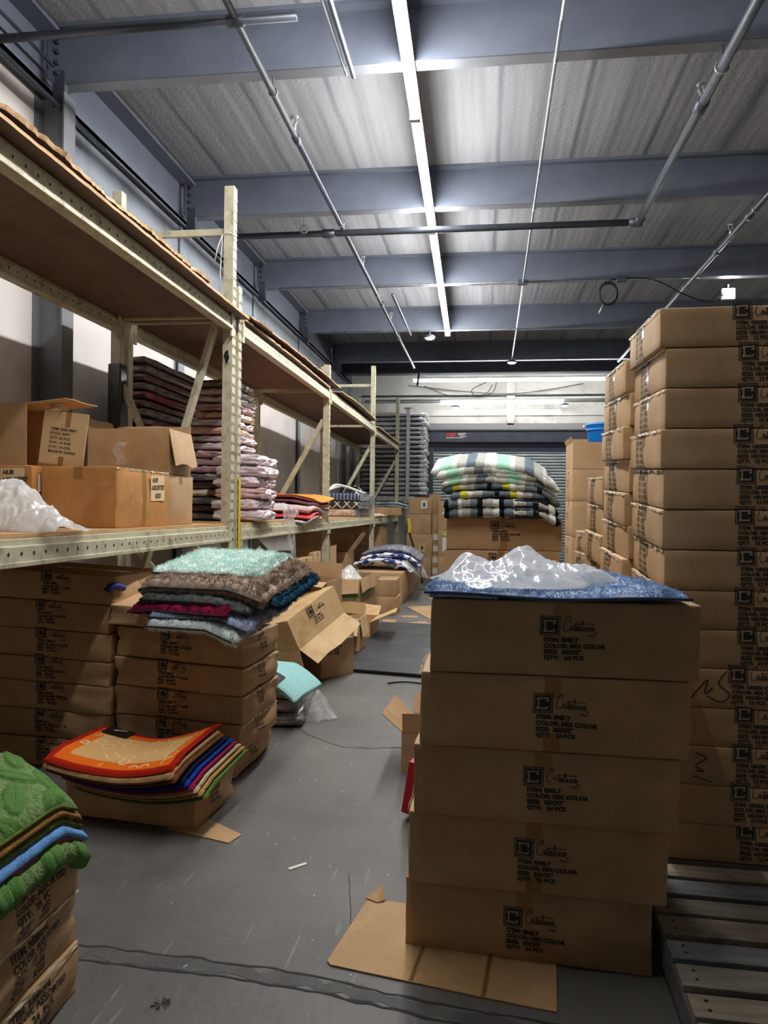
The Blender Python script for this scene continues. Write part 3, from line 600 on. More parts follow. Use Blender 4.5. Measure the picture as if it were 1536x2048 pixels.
m_ = MB(); m_.box((x0-.2, 18.9, 3.49), (3.4, 18.98, 3.66)); m_.build('lintel', mat('lintel_grey', S(134, 132, 134), .7), r)
sg = empty('door_sign', (-.93, 18.776, 3.34)); tagd(sg, 'small red and white maker sign on the dark hood of the roller door', 'sign')
V2, F2 = text2d('USP', .115, .004); mesh('red_letters', [(a_*1.25, -.002, b_-.02) for a_, b_ in V2], F2, mat('sign_red', S(215, 40, 45), .5), sg)
m_ = MB(); m_.box((0, -.004, -.06), (.42, -.001, -.045)); m_.box((.3, -.004, .05), (.5, -.001, .065)); m_.box((.3, -.004, .01), (.46, -.001, .03)); m_.box((.34, -.004, -.03), (.5, -.001, -.015)); m_.build('white_bars', white, sg)
# ------------------------------------------------------------------ pallet racks
XF, XBk = -2.0, -2.93
def post(x, y, z1, parent, slots=True, face=1, z0=0, spray=False, label=None, ty=False):
    """C-section upright, its slotted face towards the aisle"""
    m_ = MB(); s = .078; q = .004
    m_.box((x-s/2, y-s/2, z0), (x+s/2, y-s/2+q, z1)); m_.box((x-s/2, y+s/2-q, z0), (x+s/2, y+s/2, z1)); m_.box((x+s/2-q, y-s/2+q, z0), (x+s/2, y+s/2-q, z1)); m_.box((x-s/2, y-s/2+q, z0), (x-s/2+q, y-s/2+q+.02, z1)); m_.box((x-s/2, y+s/2-q-.02, z0), (x-s/2+q, y+s/2-q, z1))
    if slots:
        zz = z0+.15
        while zz < z1-.05:
            for d in (-.022, .022): m_.add([(x+s/2+.0015, y+d-.007, zz), (x+s/2+.0015, y+d+.007, zz), (x+s/2+.0015, y+d+.005, zz+.026), (x+s/2+.0015, y+d-.005, zz+.026)], [(0, 1, 2, 3)], 1)
            zz += .076
        zz = z0+.17
        while zz < z1-.05: m_.box((x+s/2, y+.012, zz), (x+s/2+.006, y+.032, zz+.012)); zz += .076
    p = m_.build('upright_post', [cream, hole], parent)
    if spray:
        V = [(x-.005, y-s/2-.0015, 2.66)]+[(x-.005+(.02+.006*math.sin(5*i))*math.cos(i*math.pi/9), y-s/2-.0015, 2.66+(.055+.012*math.sin(3*i))*math.sin(i*math.pi/9)) for i in range(18)]
        mesh('black_paint_spot', V, [(0, i+1, (i+1) % 18+1) for i in range(18)], black, p)
    if ty:
        m_ = MB(); m_.box((x+s/2+.007, y-.02, .78), (x+s/2+.009, y+.03, 1.72)); m_.build('yellow_tape_strip', yellow, p)
    m_ = MB(); m_.box((x-.07, y-.06, 0), (x+.07, y+.06, .008)); m_.build('base_plate', cream, p)
    return p
def frame(y, z1, parent, spray=False, ty=False, diag=1, taped=False):
    post(XF, y, z1, parent, spray=spray, ty=ty); pb = post(XBk, y, z1, parent, slots=False)
    if taped:
        m_ = MB(); m_.bbox((XBk-.055, y-.055, 1.9), (XBk+.055, y+.055, 2.62), .01); m_.build('black_tape_wrap', blacktape, pb)
    m_ = MB(); lv = [.25, 1.15, 2.1, 3.0]+([z1-.35] if z1 > 3.6 else [])
    for z in (lv[0], lv[3])+((lv[4],) if len(lv) > 4 else ()):
        m_ = MB(); m_.bar((XBk+.04, y, z), (XF-.04, y, z), .035, .05); m_.build('cross_brace', cream, parent)
    for pa, pb_, wd in ([((XF-.05, y-.03, 3.1), (XBk+.04, y-.03, .25), .085), ((XBk+.04, y+.01, 2.45), (XF-.04, y+.01, .7), .05)] if taped else [((XF-.04, y, 2.62), (XBk+.04, y, 1.1), .06), ((XBk+.04, y, 1.05), (XF-.04, y, .15), .05)] if diag else [((XBk+.04, y, 1.2), (XF-.04, y, .3), .04)]):
        m_ = MB(); m_.bar(pa, pb_, .035, wd); m_.build('diagonal_brace', cream, parent)
def beam(y0, y1, z, parent, x=XF, out=1, hgt=.115, holes=True):
    """step beam, top at z"""
    m_ = MB(); xo = x+.045*out
    a0, a1 = sorted((x-.03*out, xo)); m_.bbox((a0, y0, z-hgt), (a1, y1, z-.03), .005)
    a0, a1 = sorted((x-.03*out, xo-.022*out)); m_.bbox((a0, y0, z-.034), (a1, y1, z), .004)
    a0, a1 = sorted((x+.01*out, xo+.008*out)); m_.bbox((a0, y0, z-hgt-.006), (a1, y1, z-hgt+.016), .003)
    for y in (y0+.004, y1-.044): a0, a1 = sorted((x+.036*out, xo+.006*out)); m_.bbox((a0, y, z-hgt-.06), (a1, y+.04, z+.01), .002)
    if holes:
        y = y0+.09; X = xo+.0015*out
        while y < y1-.05: c = z-hgt*.55; m_.add([(X, y, c-.011), (X, y+.008, c), (X, y, c+.011), (X, y-.008, c)], [(0, 1, 2, 3)], 1); y += .09
    b_ = m_.build('shelf_beam', [cream, hole], parent)
    return b_
rk = empty('pallet_rack', (XF, 2.1, 0)); tagd(rk, 'cream steel pallet rack bay nearest the camera on the left, its end post tallest', 'rack')
def relink(root, ch=None):
    inv = root.matrix_basis.inverted()
    for o in list(COL.objects):
        if o.parent == root: o.matrix_parent_inverse = inv
frame(1.95, 4.0, rk); frame(5.71, 4.0, rk, spray=True, diag=1, taped=True)
for z in (1.335, 2.99): beam(1.99, 5.67, z, rk); beam(1.99, 5.67, z, rk, XBk, 1, holes=(z > 2))
rk.location = (0, 0, 0)
rk2 = empty('pallet_rack', (0, 0, 0)); tagd(rk2, 'cream steel pallet rack of the long middle bays holding wrapped mats', 'rack')
frame(5.86, 3.26, rk2, ty=True, diag=0); frame(9.45, 3.32, rk2, diag=1); frame(13.5, 4.08, rk2, diag=1); frame(17.42, 4.08, rk2, diag=1)
for a_, b_ in ((5.9, 9.41), (9.49, 13.46), (13.54, 17.38)):
    z2 = 3.0 if a_ < 13 else 2.98
    beam(a_, b_, 1.335, rk2); beam(a_, b_, z2, rk2); beam(a_, b_, 1.335, rk2, XBk, 1, holes=False); beam(a_, b_, z2, rk2, XBk, 1, holes=False)
def sheet(label, x0, y0, x1, y1, z, t=.018, M=(ply, ply_lt), rag=0, tilt=0, rz=0, warp=0, seed=0, dk=False):
    k = 130; V = []; Fc = []; rn2 = random.Random(seed)
    for j in range(k+1):
        y = y0+(y1-y0)*j/k; e = rag*(noise.noise(Vector((y*1.5, seed, 0)))*.9+noise.noise(Vector((y*9, seed, 3)))*.5+rn2.uniform(-.25, .1)) if rag else 0
        wz = warp*math.sin(j/k*3.1)+tilt*(j/k)
        for zz in (0, t):
            V.append((x0, y, z+wz+zz)); V.append((x1+e*(1 if zz else .6), y, z+wz+zz))
    mi = []
    for j in range(k):
        a = j*4; b = a+4
        Fc += [(a, b, b+1, a+1), (a+2, a+3, b+3, b+2), (a+1, b+1, b+3, a+3), (a, a+2, b+2, b)]; mi += [0, 0, 1, 1]
    Fc += [(0, 1, 3, 2), (k*4, k*4+2, k*4+3, k*4+1)]; mi += [1, 1]
    o = mesh('plywood_sheet', V, Fc, list(M), None, False, None, mi); return tagd(o, label, 'plywood')
sheet('brown plywood deck on top of the nearest rack, overhanging the front beam', -2.95, 1.9, -1.88, 5.84, 2.992, rag=.01, seed=1)
sheet('ragged dark plywood scrap sheet lying on the topmost deck of the nearest rack', -2.85, 1.9, -1.9, 5.0, 3.035, .022, (ply_dk, ply_lt), rag=.05, tilt=0, warp=.012, seed=2)
sheet('plywood shelf deck of the nearest rack holding open boxes and a plastic bag', -2.95, 2.0, -1.99, 5.62, 1.337, M=(ply_deck, ply_lt), seed=3)
sheet('brown plywood deck on top of the second rack bay', -2.95, 5.92, -1.93, 9.35, 3.002, rag=.015, seed=4, warp=.01)
sheet('thin brown plywood sheet lying on the upper deck of the second rack bay', -2.8, 5.95, -1.9, 9.9, 3.04, .014, rag=.03, seed=5, warp=.02, tilt=.05)
sheet('plywood shelf deck of the second rack bay under the wrapped mats', -2.95, 5.92, -1.99, 9.38, 1.337, M=(ply_deck, ply_lt), seed=6)
sheet('dark warped plywood on top of the third rack bay', -2.9, 10.0, -1.9, 13.3, 3.06, .014, (ply_dk, ply_lt), rag=.02, seed=7, warp=.03)
sheet('brown plywood deck on top of the third rack bay, under the warped sheet', -2.95, 9.5, -1.98, 13.4, 3.002, seed=8)
sheet('plywood shelf deck of the third rack bay under the patterned rolls', -2.95, 9.5, -1.99, 13.4, 1.337, M=(ply_deck, ply_lt), seed=9)
sheet('plywood deck on top of the farthest rack bay', -2.95, 13.6, -1.9, 17.3, 2.982, M=(ply_dk, ply_lt), rag=.02, seed=10)
sheet('plywood shelf deck of the farthest rack bay', -2.95, 13.6, -1.95, 17.3, 1.337, M=(ply_deck, ply_lt), seed=11)
# string tied round the tall post
r = tagd(MB(), None) if False else None
m_ = MB(); pts = [(XF+.045*math.cos(a)*1.2, 5.71+.045*math.sin(a)*1.2, 3.62+.01*math.sin(3*a)) for a in [i*math.pi/6 for i in range(13)]]
m_.tube(pts, .004, 5); m_.tube([(XF-.05, 5.67, 3.62), (XF-.08, 5.64, 3.5), (XF-.1, 5.64, 3.4)], .005, 5); m_.tube([(XF-.05, 5.67, 3.62), (XF-.06, 5.65, 3.3), (XF-.03, 5.66, 3.05)], .004, 5)
tagd(m_.build('string', mat('string_white', S(215, 208, 190), .8), None, True), 'white string tied round the tall cream rack post', 'string')
# ================================================================== NEAR STACK (right of the aisle)
def stack_front(specs, mk):
    for i, s in enumerate(specs): mk(i, *s)
# x of left-front corner, y of front face, z0, width, height, rotation
EM = [(-.245, 2.535, 0.0, .80, .235, -4.5), (-.232, 2.50, .235, .825, .24, -3.0), (-.215, 2.475, .475, .835, .235, -2.5), (-.195, 2.45, .71, .845, .245, -1.0), (-.165, 2.44, .955, .845, .24, -.2)]
for i, (x, y, z, w_, h_, rz) in enumerate(EM):
    a = R(rz); cx = x+w_/2*math.cos(a)-.265*math.sin(a); cy = y+w_/2*math.sin(a)+.265*math.cos(a)
    carton('brown carton printed ITEM: EMILY in the near stack by the pallet, '+nth(i, 5), (cx, cy, z), w_, .53, h_-.003, a, bulge=[.016, .006, .005, .007, .004][i], bx=[.004, .022, .012, .018, .006][i], top=0, tx=0,
           prints=[('front', [-.0, .0, .0, -.0, .0][i]-.02, .0, 1.0), ('left', .0, 0, 1)][:1]+[('left', PR_END, 0, 0, 1)] if False else [('front', PR_EMILY, [.02, .025, .03, .03, .02][i], [-.028, -.03, -.024, -.026, -.018][i], 1.0), ('left', PR_END, 0, 0, 1.0)],
           tapes=('topy', 'frontlow') if i % 2 else ('topy',), seed=i+1, n=14, crumple=.004, crease=[.004, .003, .003, .004, .002][i], group='cartons of the near stack', edge=('left',) if i in (3, 1) else None)
# ================================================================== TALL STACK ON THE PALLET (right edge)
zt = .145; gz = [zt]
hs = [.145]+[.152]*6+[.156]*7
for h_ in hs: gz.append(gz[-1]+h_)
jx = [.03, -.01, .0, .01, -.03, .02, .0, .012, -.005, .0, -.02, .004, .004, -.035]
for i in range(14):
    t_ = min(1, i/7)*.055
    x = .70+jx[i]*.6; y = 3.0
    carton('brown carton printed GREEK KEY in the tall front pallet stack, '+nth(i, 14), (x+.46, y+.35, gz[i]), .92, .69, hs[i]-.003, R(-1.5), bulge=.002, bx=.003, tx=0, ty=t_, prints=[('front', PR_GREEK, -.105, -.008, 1.0), ('left', PR_SIDE, .02, -.012, 1.2)],
           tapes=('top', 'sidefull') if i % 3 == 0 else ('top',), edge=('left',), seed=20+i, n=7, crumple=.0018, group='cartons of the tall front pallet stack',
           marks=[([(-.33, -.04), (-.3, .0), (-.27, .03), (-.28, -.02), (-.25, .0)], 'front', 0, 0, .005), ([(-.2, .07), (-.23, .02), (-.19, -.02), (-.22, -.05), (-.27, -.03)], 'front', 0, 0, .005)] if i == 4 else
                 ([([(-.3, .05), (-.26, .03), (-.3, .0), (-.27, -.02), (-.3, -.02)], 'front', -.03, .0, .005), ([(-.32, -.04), (-.25, -.06)], 'front', -.02, .0, .004)] if i == 2 else ()))
for c, (y0, n_, xo, sc_) in enumerate(((3.72, 13, .68, 1), (4.46, 9, .69, 1))):
    z = .145
    hh = (2.235-.145)/n_ if c == 0 else (1.70-.145)/n_
    for i in range(n_):
        t_ = (.05 if c == 0 else .035)*min(1, i/(n_*.6))
        carton('side-lettered brown carton in the '+['second', 'third'][c]+' row of the right load, '+nth(i, n_), (xo+.4+[0, .01, -.012, .006][i % 4], y0+.35, z), .8, .69, hh-.003, R([-1, .8, -.4, 1.2][i % 4]), bulge=.003, bx=.003, ty=t_,
               prints=[('left', PR_SIDE, .02, -.012, 1.2)], tapes=('top', 'sidefull') if i % 2 else ('top',), edge=('left',), seed=50+c*20+i, n=6, group='cartons of the right pallet load', crumple=.002)
        z += hh
# pallets
def pallet(label, x0, y0, w_, d_, seed=0, rz=0):
    r = empty('wooden_pallet', (x0, y0, 0), rz); tagd(r, label, 'pallet'); rn = random.Random(seed)
    n_ = round(d_/.134); step = d_/n_
    for i in range(n_):
        dd = step-[.022, .034, .028, .036][i % 4]
        m_ = MB(); m_.bbox((0, i*step, .118), (w_, i*step+dd, .14), .003)
        pb = m_.build('deck_board', PALB[i % 3], r)
        m_ = MB()
        for xx in (.05, w_/2, w_-.05):
            for q in (.3, .7): m_.add([(xx-.004+.006*math.cos(a)+rn.uniform(-.01, .01)*0, i*step+dd*q+.006*math.sin(a), .1412) for a in [k*math.pi/3 for k in range(6)]], [tuple(range(6))])
        m_.build('nail_heads', black, pb)
    for xx in (0, w_/2-.022, w_-.045):
        m_ = MB(); m_.bbox((xx, 0, .022), (xx+.045, d_, .117), .003); m_.build('stringer', PALB[1], r)
    for yy in (0, d_/2, d_-.1):
        m_ = MB(); m_.bbox((0, yy, 0), (w_, yy+.09, .021), .003); m_.build('bottom_board', PALB[0], r)
    return r
PALB = [mat('pallet_wood_'+q, S(*c), .75, S(*c2), 3, (1.2, 14, 6), .5, 25, dirt=S(*dd), dscale=5) for q, c, c2, dd in (('a', (150, 142, 130), (122, 114, 104), (96, 92, 88)), ('b', (132, 132, 132), (106, 108, 112), (80, 94, 112)), ('c', (158, 146, 128), (126, 114, 98), (98, 90, 82)))]
pallet('weathered grey wooden pallet, empty in front and loaded with the tall carton stack behind', .56, 1.42, 1.25, 2.27, 1, R(-1.5))
pallet('weathered wooden pallet under the rear rows of the right carton load', .66, 3.72, 1.1, 1.5, 2)
# column D and plain tall cartons behind
for i in range(8):
    carton('small brown carton beside the plain tall cartons, '+nth(i, 8), (.98+[0, .01, -.01][i % 3], 6.1, i*.166), .42, .55, .163, R(4), bulge=.006, prints=[('left', PR_SIDE, 0, -.02, .85)], tapes=('top',), edge=('left',) if i > 5 else None, seed=90+i, n=5, group='small cartons behind the right load')
z = 0
for i in range(6):
    hh = [.40, .40, .40, .40, .355, .36][i]
    if i < 5:
        carton('large plain brown carton in the column topped by the blue bucket, '+nth(i, 6), (1.18+.3, 8.85, z), 1.0, .6, hh-.003, R(1), bulge=.008, tapes=('top',), edge=('left',), seed=110+i, n=6, group='large plain cartons', prints=[('left', PR_END, 0, 0, 1)])
    else:
        open_box('open plain brown carton topping the column, with a blue bucket inside', (1.18+.3, 8.85, z), 1.0, .6, .30, R(1), flaps=[('back', 4, .09), ('left', 20, .06), ('right', 10, .07)])
    z += hh
r = empty('plastic_bucket', (1.37, 8.9, z-.3)); tagd(r, 'blue plastic bucket standing in the open carton on the plain column', 'bucket')
m_ = MB(); m_.lathe([(.001, .0), (.13, .0), (.14, .01), (.19, .43), (.2, .45), (.205, .455), (.205, .475), (.19, .48), (.183, .46), (.13, .02), (.001, .02)], n=32); m_.build('bucket_body', bluep, r, True)
m_ = MB(); m_.lathe([(.186, .39), (.198, .395), (.198, .41), (.19, .415)], n=32); m_.build('rim_band', bluep, r, True)
m_ = MB(); m_.tube([(-.215, -.03, .45), (-.23, -.02, .44), (-.22, 0, .46)], .012, 6); m_.build('handle_lug', white, r, True)
# ================================================================== MIDDLE STACK WITH STRIPED RUGS
for i in range(6):
    carton('brown carton in the mid-aisle stack under the striped rugs, '+nth(i, 6), (.155+[.0, .01, -.01, .0, -.01, .0][i], 5.87, i*.238), .84, .53, .235, R([0, 1, -.5, .5, -1, 0][i]), bulge=.006, prints=[('front', PR_EMILY, 0, 0, 1.08)], tapes=('topy', 'front') if i % 2 else ('topy',), seed=130+i, n=7, group='cartons of the mid-aisle stack')
def stripes(name, cols, period, axis='X', off=0, rough=.95, jit=.015, scale=6):
    M = bpy.data.materials.new(name); M.use_nodes = True; nt = M.node_tree; N = nt.nodes; L = nt.links; b = N['Principled BSDF']; b.inputs['Roughness'].default_value = rough; b.inputs['Specular IOR Level'].default_value = .2
    tc = N.new('ShaderNodeTexCoord'); sp = N.new('ShaderNodeSeparateXYZ'); L.new(tc.outputs['Object'], sp.inputs[0])
    nz = N.new('ShaderNodeTexNoise'); nz.inputs['Scale'].default_value = 40; L.new(tc.outputs['Object'], nz.inputs[0])
    ad = N.new('ShaderNodeMath'); ad.operation = 'MULTIPLY_ADD'; L.new(nz.outputs[0], ad.inputs[0]); ad.inputs[1].default_value = jit; L.new(sp.outputs[axis], ad.inputs[2])
    dv = N.new('ShaderNodeMath'); dv.operation = 'MULTIPLY_ADD'; L.new(ad.outputs[0], dv.inputs[0]); dv.inputs[1].default_value = 1/period; dv.inputs[2].default_value = off+20
    fr = N.new('ShaderNodeMath'); fr.operation = 'FRACT'; L.new(dv.outputs[0], fr.inputs[0])
    cr = N.new('ShaderNodeValToRGB'); cr.color_ramp.interpolation = 'CONSTANT'; e = cr.color_ramp.elements
    tot = sum(c[1] for c in cols); p = 0
    while len(e) < len(cols): e.new(.5)
    for i, (c, wd) in enumerate(cols): e[i].position = p/tot; e[i].color = (*S(*c), 1); p += wd
    L.new(fr.outputs[0], cr.inputs[0]); L.new(cr.outputs[0], b.inputs['Base Color'])
    bp = N.new('ShaderNodeBump'); n2 = N.new('ShaderNodeTexNoise'); n2.inputs['Scale'].default_value = 90; L.new(tc.outputs['Object'], n2.inputs[0]); L.new(n2.outputs[0], bp.inputs['Height']); bp.inputs['Strength'].default_value = .6; bp.inputs['Distance'].default_value = .01; L.new(bp.outputs[0], b.inputs['Normal'])
    return M
mint_s = (172, 228, 200); gry = (112, 126, 138); lgry = (186, 186, 180); wht = (232, 236, 230); blk = (22, 26, 32); ylw = (222, 214, 60)
st_mint = stripes('rug_mint_stripes', [(wht, 1), (mint_s, 1.6), (wht, .7), (lgry, 1.2), (gry, 1.2), (lgry, 1.1), (wht, .5)], .42)
st_bw = stripes('rug_black_stripes', [(lgry, 1.4), (wht, .8), (blk, .7), (gry, 1.3), (wht, .5), (lgry, 1.2), (gry, .9), (blk, .8)], .4, off=.3)
st_yel = stripes('rug_yellow_stripes', [(gry, 1.2), (ylw, .8), (wht, .6), (lgry, 1), (gry, 1.4), (blk, .5)], .36, off=.1)
mint_d = (.10, .55, .1)
zz = 1.43
def dr_mid(hx, a_, hang):
    def f(x, y):
        u = x/.48
        return a_*(1-abs(u+.15)**1.5*1.2)-hang*max(0, u-.55)**1.3*1.0-.05*max(0, -u-.6)
    return f
layers = [(st_bw, .066, 'black, grey and white striped rug at the bottom of the mid-aisle rug pile', .005), (st_bw, .062, 'black, grey and white striped rug, second lowest of the mid-aisle rug pile', .01),
          (st_yel, .05, 'grey striped shag rug with a yellow stripe, in the middle of the rug pile', .02), (st_yel, .045, 'second grey striped rug with a yellow stripe in the rug pile, just above the first', .03),
          (st_mint, .045, 'mint and grey striped shag rug, lowest of the mint ones in the pile', .04), (st_mint, .05, 'mint and grey striped shag rug, second lowest of the mint ones', .045), (st_mint, .065, 'mint, white and grey striped shag rug directly under the topmost one', .05), (st_mint, .056, 'topmost mint, white and grey striped shag rug of the mid-aisle pile', .055)]
for i, (M_, th, lb, ar) in enumerate(layers):
    r = empty('striped_rug', (.12+[.02, .0, .03, -.01, -.02, .02, -.03, -.06][i], 5.82, zz), R([-2, 1, 2, -1, 3, -2, 2, -3][i])); tagd(r, lb, 'rug', 'striped rugs on the mid-aisle stack')
    wd = [.86, .84, .8, .82, .84, .86, .88, .86][i]
    folded('rug_pile', .6, wd, th/2-.002, M_, r, side=-1, g=.004, rough=.012, rs=26, seed=i, ny=36, edge=.025, fur=0)
    # turn the roll so its stripes run across the aisle
    for o in [q for q in COL.objects if q.parent == r]:
        for v in o.data.vertices:
            x, y, z_ = v.co; v.co = (y, x, z_+dr_mid(.45, ar, .28)(y, x)-[0, 0, 0, 0, .03, .08, .18, .30][i]*max(0, -x-.02))
        o.data.flip_normals(); o.data.update()
    m_ = MB()
    for k_ in range(24):
        xa, xb = -wd/2+wd*k_/24, -wd/2+wd*(k_+1)/24; f = dr_mid(.45, ar, .28)
        m_.add([(xa, -.303, .004+f(xa, 0)), (xb, -.303, .004+f(xb, 0)), (xb, -.303, .009+f(xb, 0)), (xa, -.303, .009+f(xa, 0))], [(0, 1, 2, 3)])
    if i in (0, 1):
        m_ = MB(); f = dr_mid(.45, ar, .28)(.25, 0); m_.bbox((.1, -.318, f-.005+.01*i), (.34, -.308, f+.062), .002); lbm = m_.build('black_label', black, r)
        V2, F2 = text2d('MEMORY', .022, .001); mesh('label_lettering', [(a_+.17, -.3195, b_+f+.03) for a_, b_ in V2], F2, white, lbm)
    zz += th
# ================================================================== BLUE RUG AND WHITE FILM ON THE NEAR STACK
def quilt(s, y): 
    return -.016*max(0, 1-abs((y % .2)-.1)/.018)-.016*max(0, 1-abs(((s-.05) % .21)-.105)/.018)
blueM = mat('rug_denim_blue', S(190, 210, 236), .95, S(158, 184, 220), 22, spec=.15, bump=.5, bscale=120)
r = empty('blue_bath_rug', (.235, 2.73, 1.197), R(-1)); tagd(r, 'fluffy quilted denim-blue bath rug lying on the near carton stack', 'rug')
dz_b = lambda x, y: .03*math.exp(-((x-.16)/.14)**2)*math.exp(-((y-.12)/.2)**2)+.006*math.sin(x*9+y*5)+.006
strip_mat('rug_pile', [(-.41, .0), (-.3, .004), (-.1, 0), (.1, 0), (.3, .0), (.36, .0), (.405, -.002)], -.31, .24, .024, blueM, r, dz_b, ny=90, k=16, rough=.007, rs=40, seed=4, relief=quilt, edge=.03, fur=26000, fur_len=.010)
navb = mat('binding_blue', S(50, 70, 112), .8)
m_ = MB(); pts = [(-.415+.83*i/40, -.313, .006+dz_b(-.415+.83*i/40, -.31)) for i in range(41)]; m_.tube(pts, .005, 6); m_.build('binding', navb, r, True)
r = empty('blue_bath_rug', (.0, 2.66, 1.197), R(2)); r.location = (-.05, 2.51, 1.1965)
tagd(r, 'folded corner of a second blue rug at the front left of the near stack top', 'rug')
strip_mat('rug_pile', [(-.12, 0), (-.04, .003), (.06, 0), (.10, -.001)], -.075, .1, .018, blueM, r, None, ny=26, k=8, rough=.006, rs=40, seed=9, edge=.02, fur=2500, fur_len=.011)
def film(name, al, col=(.93, .94, .95), rough=.16, tr=.35):
    M = bpy.data.materials.new(name); M.use_nodes = True; nt = M.node_tree; N = nt.nodes; L = nt.links; out = N['Material Output']; b = N['Principled BSDF']
    b.inputs['Base Color'].default_value = (*col, 1); b.inputs['Roughness'].default_value = rough; b.inputs['Specular IOR Level'].default_value = .9; b.inputs['Coat Weight'].default_value = .5; b.inputs['Coat Roughness'].default_value = .08
    t1 = N.new('ShaderNodeBsdfTranslucent'); t1.inputs[0].default_value = (*col, 1); m1 = N.new('ShaderNodeMixShader'); m1.inputs[0].default_value = tr; L.new(b.outputs[0], m1.inputs[1]); L.new(t1.outputs[0], m1.inputs[2])
    tt = N.new('ShaderNodeBsdfTransparent'); m2 = N.new('ShaderNodeMixShader')
    tc = N.new('ShaderNodeTexCoord'); nz = N.new('ShaderNodeTexNoise'); nz.inputs['Scale'].default_value = 9; nz.inputs['Detail'].default_value = 5; L.new(tc.outputs['Object'], nz.inputs[0])
    mr = N.new('ShaderNodeMapRange'); L.new(nz.outputs[0], mr.inputs[0]); mr.inputs[1].default_value = .35; mr.inputs[2].default_value = .65; mr.inputs[3].default_value = max(0, al-.18); mr.inputs[4].default_value = min(1, al+.15)
    L.new(mr.outputs[0], m2.inputs[0]); L.new(tt.outputs[0], m2.inputs[1]); L.new(m1.outputs[0], m2.inputs[2]); L.new(m2.outputs[0], out.inputs[0])
    return M
filmW = film('white_film', .86); filmC = film('clear_film', .38, (.9, .92, .94), .12, .1)
def mound(cs, out=1.0, ang=0):
    def f(u, v):
        a = math.atan2(v, u); rr = math.hypot(u, v); lim = out*(.86+.1*math.sin(a*3+ang)+.06*math.sin(a*7+ang*2))
        e = max(0, 1-(rr/lim)**2.6)
        return e**.5*sum(h*math.exp(-((u-cx)/sx)**2-((v-cy)/sy)**2) for h, cx, cy, sx, sy in cs) if e > 0 else 0
    return f
o = crumple_sheet('plastic_sheet', .66, .46, mound([(.075, -.62, .3, .22, .5), (.08, .05, .3, .25, .5), (.05, -.2, -.1, .7, .7), (.055, .7, -.1, .4, .6)], 1.15, 1), filmW, None, 170, 100, 3, .031, 0, (.13, 2.665, 1.226), sc=1.0)
tagd(o, 'crumpled milky white plastic film heaped on the blue rug', 'plastic film')
# ================================================================== RED BOX, OPEN CARTON, FLOOR CARDBOARD
redM = mat('red_paper', S(186, 22, 34), .45, bump=.1)
r = empty('red_carton', (-.17, 3.52, 0), R(-14), 0, R(9)); tagd(r, 'red printed box tilted behind the near stack, only its corner showing', 'box')
r.location = (-.20, 3.6, .02)
m_ = MB(); m_.bbox((-.15, -.1, 0), (.15, .12, .25), .004); m_.build('box_body', redM, r)
m_ = MB(); m_.box((-.151, -.06, .02), (-.1505, -.054, .24)); m_.box((-.11, -.1012, .0), (-.105, -.1005, .25)); m_.build('white_line', white, r)
open_box('open brown carton with raised flaps on the floor behind the near stack', (-.13, 4.42, 0), .6, .42, .22, R(-3), flaps=[('left', 50, .15), ('front', 6, .11), ('back', 35, .14), ('right', 20, .14)])
crd = mat('cardboard_flat', S(190, 154, 108), .7, S(176, 138, 94), 4, bump=.15, bscale=50, dirt=S(150, 114, 76), dscale=3)
def flat(label, P, z=.003, t=.005, M=None, bendx=None, name='flat_cardboard', folds=(), parent=None):
    n_ = len(P); cx = sum(p[0] for p in P)/n_; cy = sum(p[1] for p in P)/n_
    V = [(x, y, z+(p_[2] if len(p_) > 2 else 0)) for p_ in P for x, y in [p_[:2]]]; V += [(a, b, c+t) for a, b, c in V]
    Fc = [tuple(reversed(range(n_))), tuple(range(n_, 2*n_))]+[(i, (i+1) % n_, n_+(i+1) % n_, n_+i) for i in range(n_)]
    o = mesh(name, V, Fc, M or crd)
    for (x0, y0, x1, y1) in folds:
        m_ = MB(); m_.bar((x0, y0, z+t+.0006), (x1, y1, z+t+.0006), .018, .001); m_.build('fold_line', tape, o)
        m_ = MB(); m_.bar((x0, y0, z+t+.0012), (x1, y1, z+t+.0012), .003, .0012); m_.build('fold_crease', crackM, o)
    return tagd(o, label, 'cardboard')
flat('large flattened cardboard with two fold lines under the near carton stack', [(-.485, 2.40), (-.47, 2.38), (-.2, 2.33), (.02, 2.29), (.235, 2.255), (.262, 2.56), (.3, 2.95), (-.05, 3.0), (-.26, 2.79), (-.33, 2.80), (-.355, 2.78), (-.41, 2.815)], folds=[(-.205, 2.335, -.17, 2.60), (.02, 2.292, .05, 2.56)], z=.001)
o = flat('torn curled corner scrap at the tip of the large flattened cardboard', [(-.42, 2.80), (-.37, 2.775), (-.345, 2.80), (-.36, 2.85, .03), (-.38, 2.84, .02)], z=.008, t=.003)
flat('flattened cardboard strip under the sagging carton with orange mats', [(-1.06, 3.27), (-1.09, 3.18), (-1.42, 3.28), (-1.28, 3.42)], z=.001, t=.004)
flat('flat pale cardboard sheet on the floor beyond the dark plate', [(-1.13, 11.35), (-.66, 10.05), (-.3, 10.0), (-.3, 11.9), (-.7, 11.6)], z=.001)
flat('small cardboard flap on the floor just past the pale sheet', [(-.92, 12.5), (-.5, 12.0), (-.3, 12.2), (-.4, 13.2)], z=.001)
